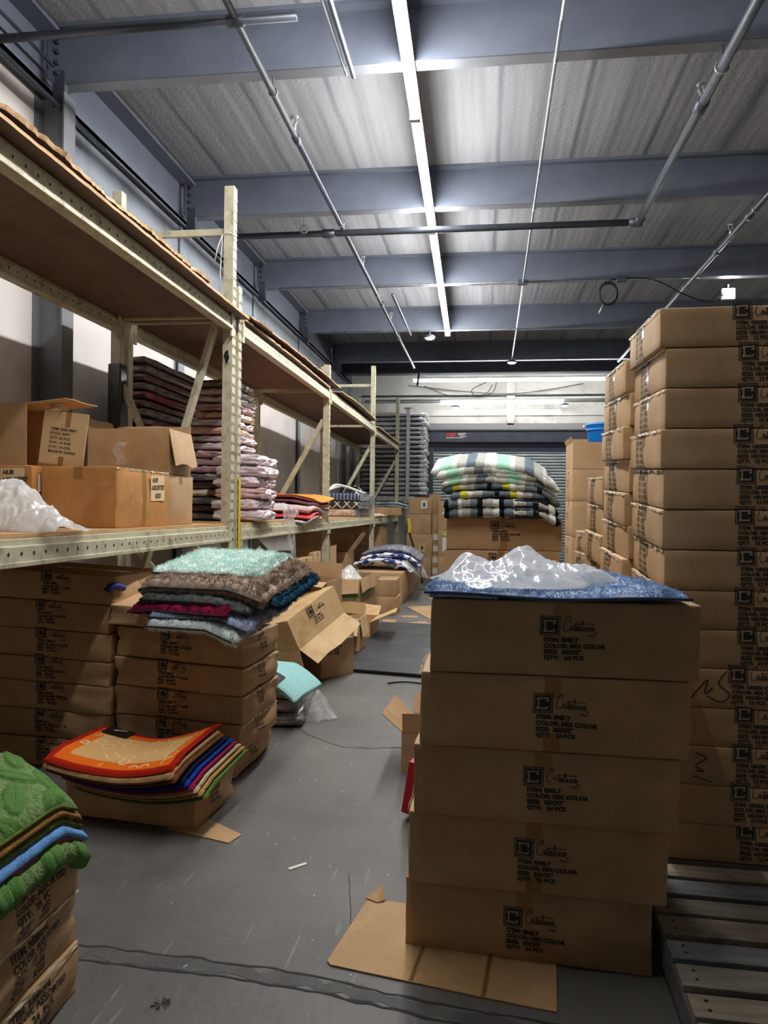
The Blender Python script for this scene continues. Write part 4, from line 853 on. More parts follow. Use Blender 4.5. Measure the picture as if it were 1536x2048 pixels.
for P, l in (([(-1.3, 9.75), (-1.12, 9.75), (-1.13, 10.0), (-1.3, 10.0)], 'small square cardboard scrap on the floor before the dark plate far edge, leftmost'), ([(-1.1, 10.25), (-.85, 10.25), (-.9, 10.45), (-1.1, 10.4)], 'small thin cardboard scrap on the floor, middle of three'), ([(-.95, 9.75), (-.62, 9.35), (-.5, 9.4), (-.75, 9.95)], 'small slanted cardboard scrap on the floor, rightmost of three'), ([(-.775, 3.0), (-.715, 3.06), (-.705, 3.045), (-.765, 2.985)], 'tiny white paper scrap on the bare concrete floor')):
    flat(l, P, z=.001, t=.002, name='paper_scrap' if 'paper' in l else 'cardboard_scrap', M=white if 'paper' in l else None)
# dark rubber plate on the floor
plate = mat('dark_plate', S(54, 55, 58), .5, S(32, 34, 37), 1.3, (1.4, .5, 1), .12, 10, detail=9, dirt=S(72, 74, 76), dscale=2.4, spec=.3)
r = mesh('floor_plate', [(-1.3, 6.75, .002), (-.3, 6.58, .002), (-.25, 9.5, .002), (-1.28, 9.6, .002), (-1.3, 6.75, .03), (-.3, 6.58, .03), (-.25, 9.5, .03), (-1.28, 9.6, .03)], [(3, 2, 1, 0), (4, 5, 6, 7), (0, 1, 5, 4), (1, 2, 6, 5), (2, 3, 7, 6), (3, 0, 4, 7)], plate); tagd(r, 'large dark scuffed plate lying flat in the aisle', 'floor plate')
m_ = MB(); m_.bar((-1.34, 6.74, .016), (-.3, 6.56, .016), .03, .03); m_.build('edge_strip', black, r)
r = mesh('floor_grate', [(-1.2, 13.8, .002), (-.3, 13.9, .002), (-.3, 18.6, .002), (-1.2, 18.6, .002), (-1.2, 13.8, .02), (-.3, 13.9, .02), (-.3, 18.6, .02), (-1.2, 18.6, .02)], [(3, 2, 1, 0), (4, 5, 6, 7), (0, 1, 5, 4), (1, 2, 6, 5), (2, 3, 7, 6), (3, 0, 4, 7)], mat('grate_grey', S(88, 90, 92), .5)); tagd(r, 'ribbed grey floor plate at the far end of the aisle', 'floor plate')
m_ = MB()
for i in range(28): x = -1.18+i*.032; m_.box((x, 13.85, .02), (x+.012, 18.6, .028))
m_.build('ribs', darksteel, r)
m_ = MB(); m_.tube(crom([Vector(p) for p in ((-.78, 6.3, .008), (-.65, 6.36, .012), (-.5, 6.34, .01), (-.44, 6.33, .008))], 6), .007, 6); tagd(m_.build('black_strap', black, None, True), 'short black strap lying on the floor in front of the dark plate', 'strap')
# little litter bits (uncountable crumbs)
m_ = MB(); rn = random.Random(12)
for _ in range(90):
    x, y = rn.uniform(-1.25, 1.0), rn.uniform(1.9, 6.4)
    if -.3 < x and 2.2 < y < 6: continue
    a = rn.uniform(0, 3.1); l = rn.uniform(.002, .010); q = rn.uniform(.0006, .002); c, s = math.cos(a), math.sin(a)
    m_.add([(x-c*l-s*q, y-s*l+c*q, .0015), (x-c*l+s*q, y-s*l-c*q, .0015), (x+c*l+s*q, y+s*l-c*q, .003), (x+c*l-s*q, y+s*l+c*q, .003)], [(0, 1, 2, 3)])
tagd(m_.build('floor_litter', white), 'tiny pale paper crumbs and fibres scattered over the concrete', 'litter', None, 'stuff')
m_ = MB()
for k_ in range(7): a = k_*1.1; m_.add([(-.93, 2.12, .004), (-.93+.03*math.cos(a), 2.12+.02*math.sin(a), .006), (-.93+.03*math.cos(a+.5), 2.12+.02*math.sin(a+.5), .012)], [(0, 1, 2)])
tagd(m_.build('dry_leaf', mat('leaf_brown', S(70, 58, 46), .8)), 'small crumpled dry leaf on the floor near the bottom left', 'leaf')
# ================================================================== LEFT STACKS UNDER THE FIRST RACK
# right-hand one of the two soft stacks
zz = 0
l2 = [(-1.66, 3.92, .155, .72), (-1.64, 3.9, .155, .765), (-1.635, 3.9, .155, .775), (-1.64, 3.9, .155, .775), (-1.64, 3.92, .165, .77)]
for i, (cx, cy, hh, w_) in enumerate(l2):
    t_ = [-.02, -.03, -.04, -.05, -.055][i]
    carton('sagging brown carton in the stack under the shaggy rug pile, '+nth(i, 6), (cx+.01, cy+.31, zz+.01), w_-.02, .58, hh-.006, R(-3), bulge=.02, bx=.022, top=.006, tx=t_, txb=([0, -.02, -.03, -.04, -.05][i]), prints=[('front', PR_FAINT, -.03, .0, .95), ('right', PR_END, 0, 0, 1)], tapes=('top', 'topy'), edge=('right',) if i < 4 else None, seed=200+i, n=16, crumple=.009, crease=.012, group='sagging cartons of the stack beside the aisle')
    zz += hh
rk_ = carton('open-topped brown carton crowning the stack beside the aisle, tilted under the shaggy rugs', (-1.66, 4.2, zz+.022), .76, .58, .15, R(-3), bulge=.02, bx=.02, tx=-.05, ty=.15, tyb=0, prints=[], tapes=('topy',), seed=208, n=12, crumple=.01, crease=.01)
navy = mat('navy_cloth', S(34, 48, 120), .8, bump=.4, bscale=80)
m_ = MB(); m_.tube(crom([Vector(p) for p in ((-2.05, 3.9, 1.05), (-2.035, 3.92, 1.075), (-2.02, 3.97, 1.07), (-2.02, 4.03, 1.055))], 5), [.02]*16, 8); m_.v = [(a_, b_, c_-.04) for a_, b_, c_ in m_.v]; tagd(m_.build('navy_fabric_scrap', navy, None, True), 'scrap of blue cloth bulging out between the two soft carton stacks', 'cloth')
# left-hand stack
zz = 0
for i in range(7):
    hh = [.16, .158, .158, .14, .16, .163, .165][i]
    carton('brown carton in the left edge stack under the rack, '+nth(i, 7), (-2.41+[0, 0, .0, -.01, .0, -.01, .02][i], 4.26, zz), .74, .58, hh-.004, R(-2), bulge=.012, bx=.018, tx=-.025-.003*i if i else -.0, txb=-.022-.003*i if i else 0, prints=[('front', PR_FAINT, -.0, .0, .95)], tapes=('top',), seed=220+i, n=10, crumple=.008, crease=.008, group='cartons of the left edge stack')
    zz += hh
carton('brown carton lying deeper under the rack behind the left edge stack', (-2.2, 5.05, .0), .7, .6, .45, R(0), seed=231, tapes=('top',))
# shaggy rugs on top
mintM = mat('rug_mint_shag', S(236, 250, 246), .9, S(206, 238, 230), 14, spec=.1, bump=.4, bscale=120)
brnM = mat('rug_brown_shag', S(184, 164, 148), .9, S(132, 114, 100), 30, spec=.1, bump=.4, bscale=120)
grnM = mat('rug_grey_shag', S(120, 124, 124), .95, S(66, 72, 76), 30, spec=.1, bump=.4, bscale=120)
mrnM = mat('rug_maroon_shag', S(140, 26, 64), .95, S(80, 10, 36), 30, spec=.1, bump=.4, bscale=120)
slvM = mat('rug_silver_shag', S(226, 234, 230), .9, S(190, 204, 206), 30, spec=.1, bump=.4, bscale=120)
tealM = mat('rug_teal_shag', S(40, 88, 112), .95, S(18, 50, 72), 30, spec=.1, bump=.4, bscale=120)
lvM = mat('rug_blue_grey_shag', S(170, 180, 206), .95, S(130, 144, 178), 30, spec=.1, bump=.4, bscale=120)
bindD = mat('binding_dark', S(36, 42, 48), .7)
zb = .925
def shag(label, loc, rz, w_, ln, t_, M_, fur, fl, seed, drape0=None, side=1, g=.005, ry=0):
    drape = lambda x, y: (drape0(x, y) if drape0 else 0)+.15*y
    r = empty('shaggy_rug', loc, R(rz), 0, R(ry)); tagd(r, label, 'rug')
    folded('rug_pile', w_, ln, t_, M_, r, side=side, g=g, rough=.012, rs=28, seed=seed, ny=40, edge=.012, fur=fur, fur_len=fl, drape=drape)
    pts = []
    for k_ in range(31):
        y = -ln/2+ln*k_/30; x = -w_/2*side*.985; pts.append((x, y, t_+g+(drape(x, y) if drape else 0)))
    m_ = MB(); m_.tube(pts, .005, 6)
    for e in (-1, 1):
        pp = [(-w_/2+w_*k_/30, e*(ln/2+.001), t_+g*.5+(drape(-w_/2+w_*k_/30, e*ln/2) if drape else 0)) for k_ in range(31)]; m_.tube(pp, .005, 6)
    m_.build('binding', bindD, r, True); return r
dz1 = lambda x, y: -.28*max(0, x-.2)**1.4*1.0-.10*max(0, -y-.22)-.02*max(0, -x-.2)
shag('pale silver shaggy rug at the bottom of the rug pile, its front corner hanging down', (-1.42, 3.98, zb-.02), -10, .50, .68, .026, slvM, 12000, .02, 1, lambda x, y: -.2*max(0, -y-.2)**1.1-.35*max(0, x-.1))
shag('blue-grey shaggy rug second from the bottom of the rug pile, spilling at the right corner', (-1.40, 4.0, zb+.025), -8, .56, .66, .022, lvM, 10000, .022, 2, lambda x, y: -.2*max(0, -y-.2)**1.1-.35*max(0, x-.12)**1.1)
shag('maroon shaggy rug poking out to the left of the rug pile', (-1.50, 4.0, zb+.065), -14, .60, .62, .016, mrnM, 9000, .016, 3, lambda x, y: -.25*max(0, -y-.2)-.12*max(0, -x-.15))
shag('dark grey shaggy rug in the middle of the rug pile', (-1.44, 4.04, zb+.088), -10, .62, .64, .026, grnM, 9000, .018, 4, lambda x, y: -.22*max(0, x-.12)-.06*max(0, -y-.2))
shag('dark teal shaggy rug drooping over the right side under the brown rug', (-1.30, 4.12, zb+.125), -6, .58, .62, .022, tealM, 9000, .022, 5, lambda x, y: -.35*max(0, x-.08)**1.15)
shag('brown long-pile shaggy rug spread under the mint one, hanging to the right', (-1.42, 4.08, zb+.155), -8, .70, .68, .03, brnM, 24000, .024, 6, lambda x, y: -.42*max(0, x-.16)**1.25-.08*max(0, -y-.22)-.25*max(0, -x-.28))
shag('mint green fluffy rug on top of the rug pile', (-1.48, 4.18, zb+.212), -6, .60, .56, .018, mintM, 18000, .022, 7, lambda x, y: -.12*max(0, x-.15))
# ================================================================== SAGGING CARTON WITH ORANGE MATS
carton('low crushed brown carton on the floor carrying the orange and blue mats', (-1.60, 3.54, .006), .66, .46, .155, R(-3), bulge=.012, bx=.012, top=-.02, tx=-.02, prints=[('right', PR_END, 0, 0, 1)], tapes=('topy',), seed=240, n=16, crumple=.008, crease=.012)
def uv_mat(name, fn):
    M = bpy.data.materials.new(name); M.use_nodes = True; fn(M.node_tree, M.node_tree.nodes['Principled BSDF']); return M
def orange_shader(nt, b):
    N = nt.nodes; L = nt.links; b.inputs['Roughness'].default_value = .95; b.inputs['Specular IOR Level'].default_value = .1
    tc = N.new('ShaderNodeTexCoord'); sp = N.new('ShaderNodeSeparateXYZ'); L.new(tc.outputs['Object'], sp.inputs[0])
    def mth(op, a, q=None):
        n = N.new('ShaderNodeMath'); n.operation = op
        for i, s in enumerate((a, q)):
            if s is None: continue
            if isinstance(s, (int, float)): n.inputs[i].default_value = s
            else: L.new(s, n.inputs[i])
        return n.outputs[0]
    ax = mth('MULTIPLY', mth('ABSOLUTE', sp.outputs[0]), 1/.34); ay = mth('MULTIPLY', mth('ABSOLUTE', sp.outputs[1]), 1/.235)
    dx = mth('MULTIPLY', mth('SUBTRACT', 1.0, ax), .34); dy = mth('MULTIPLY', mth('SUBTRACT', 1.0, ay), .235)
    d = mth('MINIMUM', dx, dy)
    cr = N.new('ShaderNodeValToRGB'); cr.color_ramp.interpolation = 'CONSTANT'; e = cr.color_ramp.elements; mr = N.new('ShaderNodeMapRange'); L.new(d, mr.inputs[0]); mr.inputs[2].default_value = .2
    e[0].color = (*S(170, 36, 20), 1); e[1].position = .17; e[1].color = (*S(236, 112, 30), 1); q = e.new(.43); q.color = (*S(226, 180, 118), 1); L.new(mr.outputs[0], cr.inputs[0])
    # scroll pattern
    vo = N.new('ShaderNodeTexVoronoi'); vo.inputs['Scale'].default_value = 11; L.new(tc.outputs['Object'], vo.inputs['Vector'])
    wv = mth('ABSOLUTE', mth('SUBTRACT', vo.outputs['Distance'], .36)); sw = mth('LESS_THAN', wv, .035)
    nz = N.new('ShaderNodeTexNoise'); nz.inputs['Scale'].default_value = 7; L.new(tc.outputs['Object'], nz.inputs[0]); gate = mth('GREATER_THAN', nz.outputs[0], .40)
    sel = mth('MULTIPLY', sw, gate); inner = mth('GREATER_THAN', d, .05); sel = mth('MULTIPLY', sel, inner)
    mx = N.new('ShaderNodeMix'); mx.data_type = 'RGBA'; L.new(sel, mx.inputs[0]); L.new(cr.outputs[0], mx.inputs[6]); mx.inputs[7].default_value = (*S(240, 204, 150), 1); L.new(mx.outputs[2], b.inputs['Base Color'])
    bp = N.new('ShaderNodeBump'); n2 = N.new('ShaderNodeTexNoise'); n2.inputs['Scale'].default_value = 160; L.new(tc.outputs['Object'], n2.inputs[0]); L.new(n2.outputs[0], bp.inputs['Height']); bp.inputs['Strength'].default_value = .4; bp.inputs['Distance'].default_value = .004; L.new(bp.outputs[0], b.inputs['Normal'])
orM = uv_mat('orange_scroll_mat', orange_shader)
def omat(label, loc, rz, w_, d_, t_, M_, Mb, sag, seed, ry=0, label_piece=False, dn=0):
    r = empty('bath_mat', loc, R(rz), 0, R(ry)); tagd(r, label, 'mat')
    f = lambda x, y: sag(x, y)
    strip_mat('mat_pile', [(-w_/2, 0), (-w_/4, 0), (0, 0), (w_/4, 0), (w_/2, 0)], -d_/2, d_/2, t_, M_, r, f, ny=36, k=10, rough=.002, rs=60, seed=seed, edge=.007)
    m_ = MB(); P = []
    def cc(x, y): P.append((x, y, f(x, y)+t_*.35))
    k_ = 24; q = .03
    for i in range(k_+1): cc(-w_/2+q+(w_-2*q)*i/k_, -d_/2)
    for i in range(1, k_): cc(w_/2, -d_/2+q+(d_-2*q)*i/k_)
    for i in range(k_+1): cc(w_/2-q-(w_-2*q)*i/k_, d_/2)
    for i in range(1, k_): cc(-w_/2, d_/2-q-(d_-2*q)*i/k_)
    P.append(P[0]); m_.tube(P, .005, 6); m_.build('binding', Mb, r, True)
    return r
sg = lambda a, b, c: (lambda x, y: a*(x/.4)**2*(1 if x > 0 else .35)+b*x+c*math.cos(y*6))
colm = lambda n, c: mat('mat_'+n, S(*c), .95, tuple(q*.75 for q in S(*c)), 30, spec=.1, bump=.5, bscale=90)
lay = [('green', (104, 132, 62), 'green edged mat at the bottom of the orange mat pile', -.0), ('gold', (206, 160, 96), 'golden tan mat low in the orange mat pile', 0), ('cream', (222, 196, 158), 'cream and gold mat peeking out low in the orange mat pile', .0), ('magenta', (170, 40, 92), 'magenta mat in the orange mat pile beside the blue one', 0), ('royal', (28, 72, 180), 'royal blue mat in the orange mat pile', 0), ('navyd', (26, 36, 70), 'dark navy mat just under the brown mats', 0), ('cocoa', (122, 78, 50), 'cocoa brown mat under the top brown one', 0), ('tan', (186, 142, 98), 'tan and brown mat right below the orange scroll mat', 0)]
z0 = .175
for i, (n_, c, lb, _) in enumerate(lay):
    off = (7-i)*.023
    omat(lb, (-1.655+off*.85, 3.47-(.035 if i > 5 else 0), z0+i*.0135-.02), -6-i*.3, .68, .46, [.0125, .0125, .0125, .0125, .0125, .0125, .02, .02][i], colm(n_, c), colm(n_+'_edge', tuple(int(v*.8) for v in c)), (lambda s: (lambda x, y: .10*max(0, x/.4)**1.6+.05*max(0, -x/.4)**2-.028*max(0, (-y-.12)/.11)+.06*max(0, x/.4)*(y/.23)*.5))(i), i)
top = omat('orange and beige scroll patterned mat with red border on top of the low carton', (-1.665, 3.46, z0+8*.0135-.012), -7, .68, .47, .016, orM, colm('redbind', (150, 40, 30)), (lambda x, y: .11*max(0, x/.4)**1.6+.055*max(0, -x/.4)**2-.028*max(0, (-y-.12)/.11)+.06*max(0, x/.4)*(y/.23)*.5), 9)
fz = lambda x, y: .11*max(0, x/.4)**1.6+.055*max(0, -x/.4)**2
V = []; Fc = []
for j in range(5):
    for i in range(7):
        x = -.29+.15*i/6; y = .14+.10*j/4; V.append((x, y, fz(x, y)+.0205+(.002*math.sin(i*2+j*3))))
Fc = [(j*7+i, j*7+i+1, (j+1)*7+i+1, (j+1)*7+i) for j in range(4) for i in range(6)]
lb = mesh('black_label', V, Fc, mat('label_black_gloss', (.01, .01, .012), .25, coat=.5), top, True)
V2, F2 = text2d('MEMORY', .022, .001); mesh('label_lettering', [(a_-.26, b_+.19, fz(-.22, 0)+.026) for a_, b_ in V2], F2, white, lb)
# ================================================================== GREEN MAT STACK, BOTTOM LEFT
for i in range(3):
    carton('brown carton with side lettering in the bottom left stack, '+nth(i, 4), (-1.63+[.0, -.005, .0][i], 1.72, i*.155), .84, .86, .153, R([-.5, .5, 0][i]), bulge=.012, bx=[.018, .02, .02][i], top=0, tyb=0, ty=0, prints=[('right', PR_RIB, .23, -.015, 1.0)], tapes=('topy', 'sidefull'), edge=('right',), seed=260+i, n=18, crumple=.007, crease=.010, group='cartons of the bottom left stack')
carton('brown carton under the green leaf mats, topmost of the bottom left stack', (-1.62, 1.70, .465), .82, .84, .085, R(0), bulge=.006, bx=.008, tapes=('topy',), seed=264, n=8, group='cartons of the bottom left stack')
def leafrel(seed, sc=1.0):
    rn = random.Random(seed); L_ = []
    for gx in range(9):
        for gy in range(11):
            L_.append((-.05+gx*.125*sc+(.06 if gy % 2 else 0), -.45+gy*.09+rn.uniform(-.012, .012), rn.choice((.7, -.7, 2.3))+rn.uniform(-.3, .3)))
    def f(s, y):
        b = 0
        for cx, cy, a in L_:
            dx, dy = s-cx, y-cy
            if abs(dx) > .09 or abs(dy) > .09: continue
            u = dx*math.cos(a)+dy*math.sin(a); v = -dx*math.sin(a)+dy*math.cos(a)
            wv = .032*math.sqrt(max(0, 1-(u/.066)**2)) if abs(u) < .066 else 0
            if wv > 0 and abs(v) < wv:
                e = min(1, (wv-abs(v))/.008); b = max(b, e*.0085*(1 if abs(v) > .0018 or abs(u) > .055 else .35))
        return b
    return f
gM = [mat('mat_loop_green', S(130, 158, 104), .95, S(98, 130, 74), 70, spec=.12, bump=.9, bscale=120), mat('mat_leaf_green', S(98, 140, 74), .95, S(84, 124, 60), 30, spec=.12, bump=.4, bscale=220)]
gM2 = mat('mat_olive', S(110, 124, 60), .95, S(84, 98, 44), 30, spec=.1, bump=.5, bscale=120)
def gfold(label, z, M_, t_, w_, ln, cx, cy, seed, rel=None, drape=None, rz=0, g=.006, ny=50, k=8, edge=.012):
    r = empty('bath_mat', (cx, cy, z), R(rz)); tagd(r, label, 'mat')
    folded('mat_pile', w_, ln, t_, M_, r, side=1, g=g, rough=.003, rs=60, seed=seed, ny=ny, k=k, edge=edge, relief=rel, drape=drape); return r
gd = lambda x, y: -.12*max(0, y-.25)-.55*max(0, x-.17)**1.25-.6*max(0, y-.3)*max(0, x-.25)*4+.012*math.cos(x*5)
Z = .548
gfold('green leaf-textured mat folded at the bottom of the green mat pile', Z, gM, .034, .86, .82, -1.635, 1.74, 11, leafrel(1), gd, ny=150, k=22)
gfold('pink mat folded in the green mat pile', Z+.070, colm('pink', (214, 92, 138)), .007, .88, .84, -1.645, 1.75, 12, None, gd)
gfold('light blue mat folded in the green mat pile', Z+.086, colm('sky', (112, 164, 224)), .013, .89, .86, -1.645, 1.75, 13, None, gd)
gfold('olive green mat folded in the green mat pile above the blue one', Z+.116, gM2, .008, .87, .84, -1.645, 1.75, 14, None, gd)
gfold('golden brown mat folded in the green mat pile', Z+.134, colm('ochre', (166, 126, 68)), .010, .86, .83, -1.64, 1.75, 15, None, gd)
r = empty('bath_mat', (-1.615, 1.74, Z+.158)); tagd(r, 'leaf-textured green mat on top of the bottom left stack', 'mat')
strip_mat('mat_pile', [(-.42, 0), (-.2, 0), (0, 0), (.2, 0), (.34, 0), (.405, -.006)], -.41, .40, .022, gM, r, gd, ny=200, k=38, rough=.001, rs=60, seed=16, edge=.02, relief=leafrel(5, 1.0))
m_ = MB(); P = [(-.3+.7*i/20, .402, gd(-.3+.7*i/20, .4)+.006) for i in range(20)]+[(.405, .39-.8*i/30, gd(.405, .39-.8*i/30)+.0) for i in range(30)]; m_.tube(P, .006, 6); m_.build('binding', gM2, r, True)
# ================================================================== AQUA MAT ON WRAPPED BUNDLE
wrapG = mat('wrapped_dark', S(84, 78, 82), .3, S(150, 146, 150), 9, (1, 1, 5), .9, 18, coat=.6)
aqM = mat('mat_aqua', S(164, 214, 214), .9, S(148, 200, 200), 60, spec=.15, bump=.3, bscale=150)
def pillow(name, w_, d_, h_, M_, parent, seed=0, amp=.012, loc=None, n=10, r_=.03, sh=(0, 0)):
    so = Vector((seed*5.1, seed*2.3, seed*.7))
    def fn(p):
        k = p.z/h_; nx = abs(p.x/(w_/2)); ny = abs(p.y/(d_/2)); q = p.copy()
        q.z = h_/2+(p.z-h_/2)*(1-.35*max(nx, ny)**4)
        rr = 1-abs(noise.noise(Vector((p.x*6, p.y*6, p.z*22))+so)); r2 = 1-abs(noise.noise(Vector((p.x*17+p.y*8, p.y*15, p.z*40))+so*2))
        dd = (rr-.7)*amp+(r2-.7)*amp*.6
        q.x += dd*(1 if p.x > 0 else -1)*nx**2; q.y += dd*(1 if p.y > 0 else -1)*ny**2; q.z += dd*.6*(1 if k > .5 else 0)
        q.x += sh[0]*k; q.y += sh[1]*k
        return q
    V, Fc = rbox(w_, d_, h_, min(r_, h_*.45), n, n, 4, fn); return mesh(name, V, Fc, M_, parent, True, loc)
for i in range(3):
    o = pillow('wrapped_mat', .48, .52, .10, wrapG, None, 300+i, .02, (-1.47+[.02, 0, -.02][i], 5.15, .0+i*.096), 14, .03, ( -.02, .0)); o.rotation_euler.z = R([8, 4, -4][i])
    tagd(o, 'dark mats in shiny clear wrap on the floor under the aqua mat, '+['bottom', 'middle', 'top'][i]+' one', 'wrapped mat', 'wrapped bundle on the floor')
r = empty('bath_mat', (-1.47, 5.13, .315), R(-10)); tagd(r, 'pale aqua mat with black label draped over the wrapped bundle', 'mat')
dA = lambda x, y: -1.0*max(0, x-.08)**1.35*1.0-.15*max(0, -y-.1)
folded('mat_pile', .58, .48, .012, aqM, r, side=1, g=.018, rough=.002, rs=60, seed=31, ny=24, edge=.02, drape=dA)
V = []; 
for j in range(5):
    for i in range(5):
        x = .0+.17*i/4; y = -.235+.13*j/4; V.append((x, y, dA(x, y)+.0475))
lb = mesh('black_label', V, [(j*5+i, j*5+i+1, (j+1)*5+i+1, (j+1)*5+i) for j in range(4) for i in range(4)], black, r, True)
V2, F2 = text2d('MEMORY', .03, .001); mesh('label_lettering', [(a_+.03, b_-.185, dA(a_+.03, b_-.185)+.0495) for a_, b_ in V2], F2, white, lb)
o = crumple_sheet('plastic_sheet', .3, .34, mound([(.2, 0, 0, .6, .6)], 1.0, 2), filmC, None, 50, 50, 8, .04, 0, (-1.14, 5.22, .002)); tagd(o, 'clear plastic film spilling from the wrapped bundle under the aqua mat', 'plastic film')
# ================================================================== OPEN CARTONS ALONG THE LEFT OF THE AISLE
carton('brown carton standing under the tilted open carton by the aisle', (-1.45, 6.66, 0), .5, .38, .33, R(-38), prints=[('right', PR_END, 0, .05, 1.3)], tapes=('top',), seed=320, n=6)
P_OB = P2(); logo(P_OB, -.10, .02, .075); script(P_OB, -.01, .035, .05); block(P_OB, ['ITEM: EMILY', 'COLOR: MIX', 'QTY: 24 PCS'], -.06, .0, .018, .02)
ob = open_box('large open brown carton tipped over on its side by the aisle, flaps spread', (-1.52, 5.62, .62), .71, .44, .27, R(0), flaps=[('front', 42, .19), ('back', 10, .2), ('right', 12, .2), ('left', 60, .2)], mt=kraft_lt, prints=[('front', P_OB, -.02, 0, -1.25)])
_u = Vector((.26, .62, .237)).normalized(); _v = Vector((-.09, -.056, .226)); _v = (_v-_u*_v.dot(_u)).normalized(); _n = _u.cross(_v)
_M = Matrix((-_u, -_n, -_v)).transposed(); ob.rotation_euler = _M.to_euler(); ob.location = Vector((-1.36, 6.36, .435))+_v*.26-_n*.22
open_box('open brown carton behind the tipped one, its long flap lying flat', (-1.72, 7.15, .455), .62, .62, .34, R(-2), flaps=[('back', 10, .14), ('left', 40, .2), ('front', 96, .2)])
carton('brown carton supporting the open carton behind the tipped one', (-1.72, 7.15, 0), .64, .64, .45, R(-2), seed=322, tapes=('top',), n=6)
open_box('tall narrow open carton by the aisle beside the tipped carton', (-1.42, 7.05, 0), .34, .42, .43, R(2), flaps=[('front', 165, .22), ('right', 175, .2)], mt=kraft)
open_box('narrow open carton by the dark plate, its flap bent to the aisle', (-1.40, 7.75, 0), .34, .4, .36, R(0), flaps=[('right', 170, .2), ('back', 10, .12), ('front', 140, .2)], mt=kraft_lt)
open_box('low open carton with a flap pointing up into the aisle', (-1.45, 8.7, 0), .42, .6, .20, R(-2), flaps=[('right', 66, .30), ('back', 60, .2)], mt=kraft_lt)
grn_t = mat('green_tape', S(60, 132, 62), .4)
open_box('open carton with a green tape band and plastic bags inside', (-2.07, 10.7, 0), .88, 1.15, .52, R(-2), flaps=[('front', 150, .22), ('right', 168, .18)], band=(.27, .31, grn_t))
o = crumple_sheet('plastic_bag', .8, .8, mound([(.12, -.4, 0, .3, .6), (.13, .45, 0, .25, .5), (.07, 0, 0, 1, 1)], 1.1, 4), filmW, None, 70, 60, 14, .07, 0, (-2.05, 10.6, .47), sc=.8); tagd(o, 'white plastic bags poking out of the carton with the green band', 'plastic bag')
carton('lower plain brown carton of the pair by the aisle past the green band carton', (-1.32, 10.68, 0), .28, .5, .25, R(0), tapes=('top',), seed=330, n=6)
carton('upper plain brown carton of the pair by the aisle past the green band carton', (-1.325, 10.68, .252), .27, .48, .245, R(1), tapes=('top',), seed=331, n=6)
carton('plain brown carton left of the plain pair under the rack', (-2.75, 10.0, 0), .5, .6, .72, R(0), tapes=('top',), seed=332, n=5)
for i, y in enumerate((12.0, 13.0, 14.0)):
    carton('brown carton in the floor row under the patterned mat heap, '+['nearest', 'middle', 'farthest'][i]+' one', (-1.62, y, 0), .8, .95, .50-.02*i, R(0), tapes=('top',), seed=335+i, n=6, bulge=.02, group='floor cartons under the patterned mat heap')
patM = mat('patterned_blue_cloth', S(228, 230, 236), .8, S(36, 58, 130), 9, (1, 1, 1), .3, 60, thr=(.5, .53), detail=2)
patG = mat('patterned_grey_cloth', S(150, 150, 160), .8, S(104, 104, 116), 14, bump=.3, thr=(.45, .5))
for i, (M_, lb, th) in enumerate(((patM, 'blue and white patterned mat in the heap on the floor cartons, lowest', .07), (patM, 'blue and white patterned mat in the heap on the floor cartons, middle', .07), (patG, 'grey patterned mat on top of the heap on the floor cartons', .06))):
    r = empty('patterned_mat', (-1.58+.03*i, 12.6+.1*i, .51+i*.085), R([-4, 5, 2][i])); tagd(r, lb, 'mat', 'patterned mats heaped on floor cartons')
    folded('mat_pile', .98, 1.3, th/2, M_, r, side=1, g=.01, rough=.02, rs=9, seed=40+i, ny=20, edge=.06, drape=lambda x, y: .10*(1-(x/.5)**2)-.5*max(0, x-.3)**1.2)
o = crumple_sheet('plastic_sheet', .75, 1.7, mound([(.25, -.3, 0, .6, .8), (.12, .4, 0, .5, .8)], 1.1, 6), filmC, None, 60, 90, 18, .08, 0, (-1.28, 12.7, .53), sc=.7); tagd(o, 'clear plastic film spread over the patterned mat heap', 'plastic film')
for v in o.data.vertices: v.co.z -= 1.1*max(0, v.co.x-.08)**1.2
# ================================================================== ITEMS ON THE FIRST SHELF
DZ = 1.356
def note(root, side, w_, d_, h_, u, v, sw=.13, sh=.12, sc=.030, rot=0):
    """paper note with handwriting"""
    f = (lambda a, b, l: (a, -d_/2-.012-l, h_/2+b)) if side == 'front' else (lambda a, b, l: (w_/2+.012+l, a, h_/2+b))
    nt_ = mesh('paper_note', [f(u-sw/2, v-sh/2, 0), f(u+sw/2, v-sh/2+.004, 0), f(u+sw/2-.003, v+sh/2, .0), f(u-sw/2+.002, v+sh/2-.002, 0)], [(0, 1, 2, 3)], mat('note_paper', S(226, 196, 150), .7), root)
    for i, (s, dx) in enumerate((('HUR', -.4), ('ASSORTED', -.46), ('KIDS', -.2))):
        V2, F2 = text2d(s, sc, .0016); mesh('handwriting', [f(u+dx*sw+a_*.95+b_*.18, v+sh*.22-i*sh*.3+b_+a_*.04, .001) for a_, b_ in V2], F2, sharp, nt_)
r = carton('orange-brown carton with a handwritten ASSORTED KIDS note, on the shelf beside the rack post', (-2.255, 4.30, DZ), .45, .69, .345, R(0), bulge=.004, bx=.006, mt=kraft_or, tapes=('topy', 'sidefull'), seed=400, n=8, crumple=.004, edge=('right',))
note(r, 'right', .45, .69, .345, .17, .065, .2, .16, .04)
r = carton('orange-brown carton with a handwritten ASSORTED KIDS note, at the left edge of the shelf', (-2.80, 4.15, DZ), .60, .5, .345, R(0), bulge=.004, mt=kraft_or, tapes=('topy',), seed=401, n=6, crumple=.004)
note(r, 'front', .60, .5, .345, .19, .09, .15, .14, .034)
m_ = MB(); m_.box((.305, -.2, .2), (.309, -.1, .3)); m_.build('white_tag', white, r)
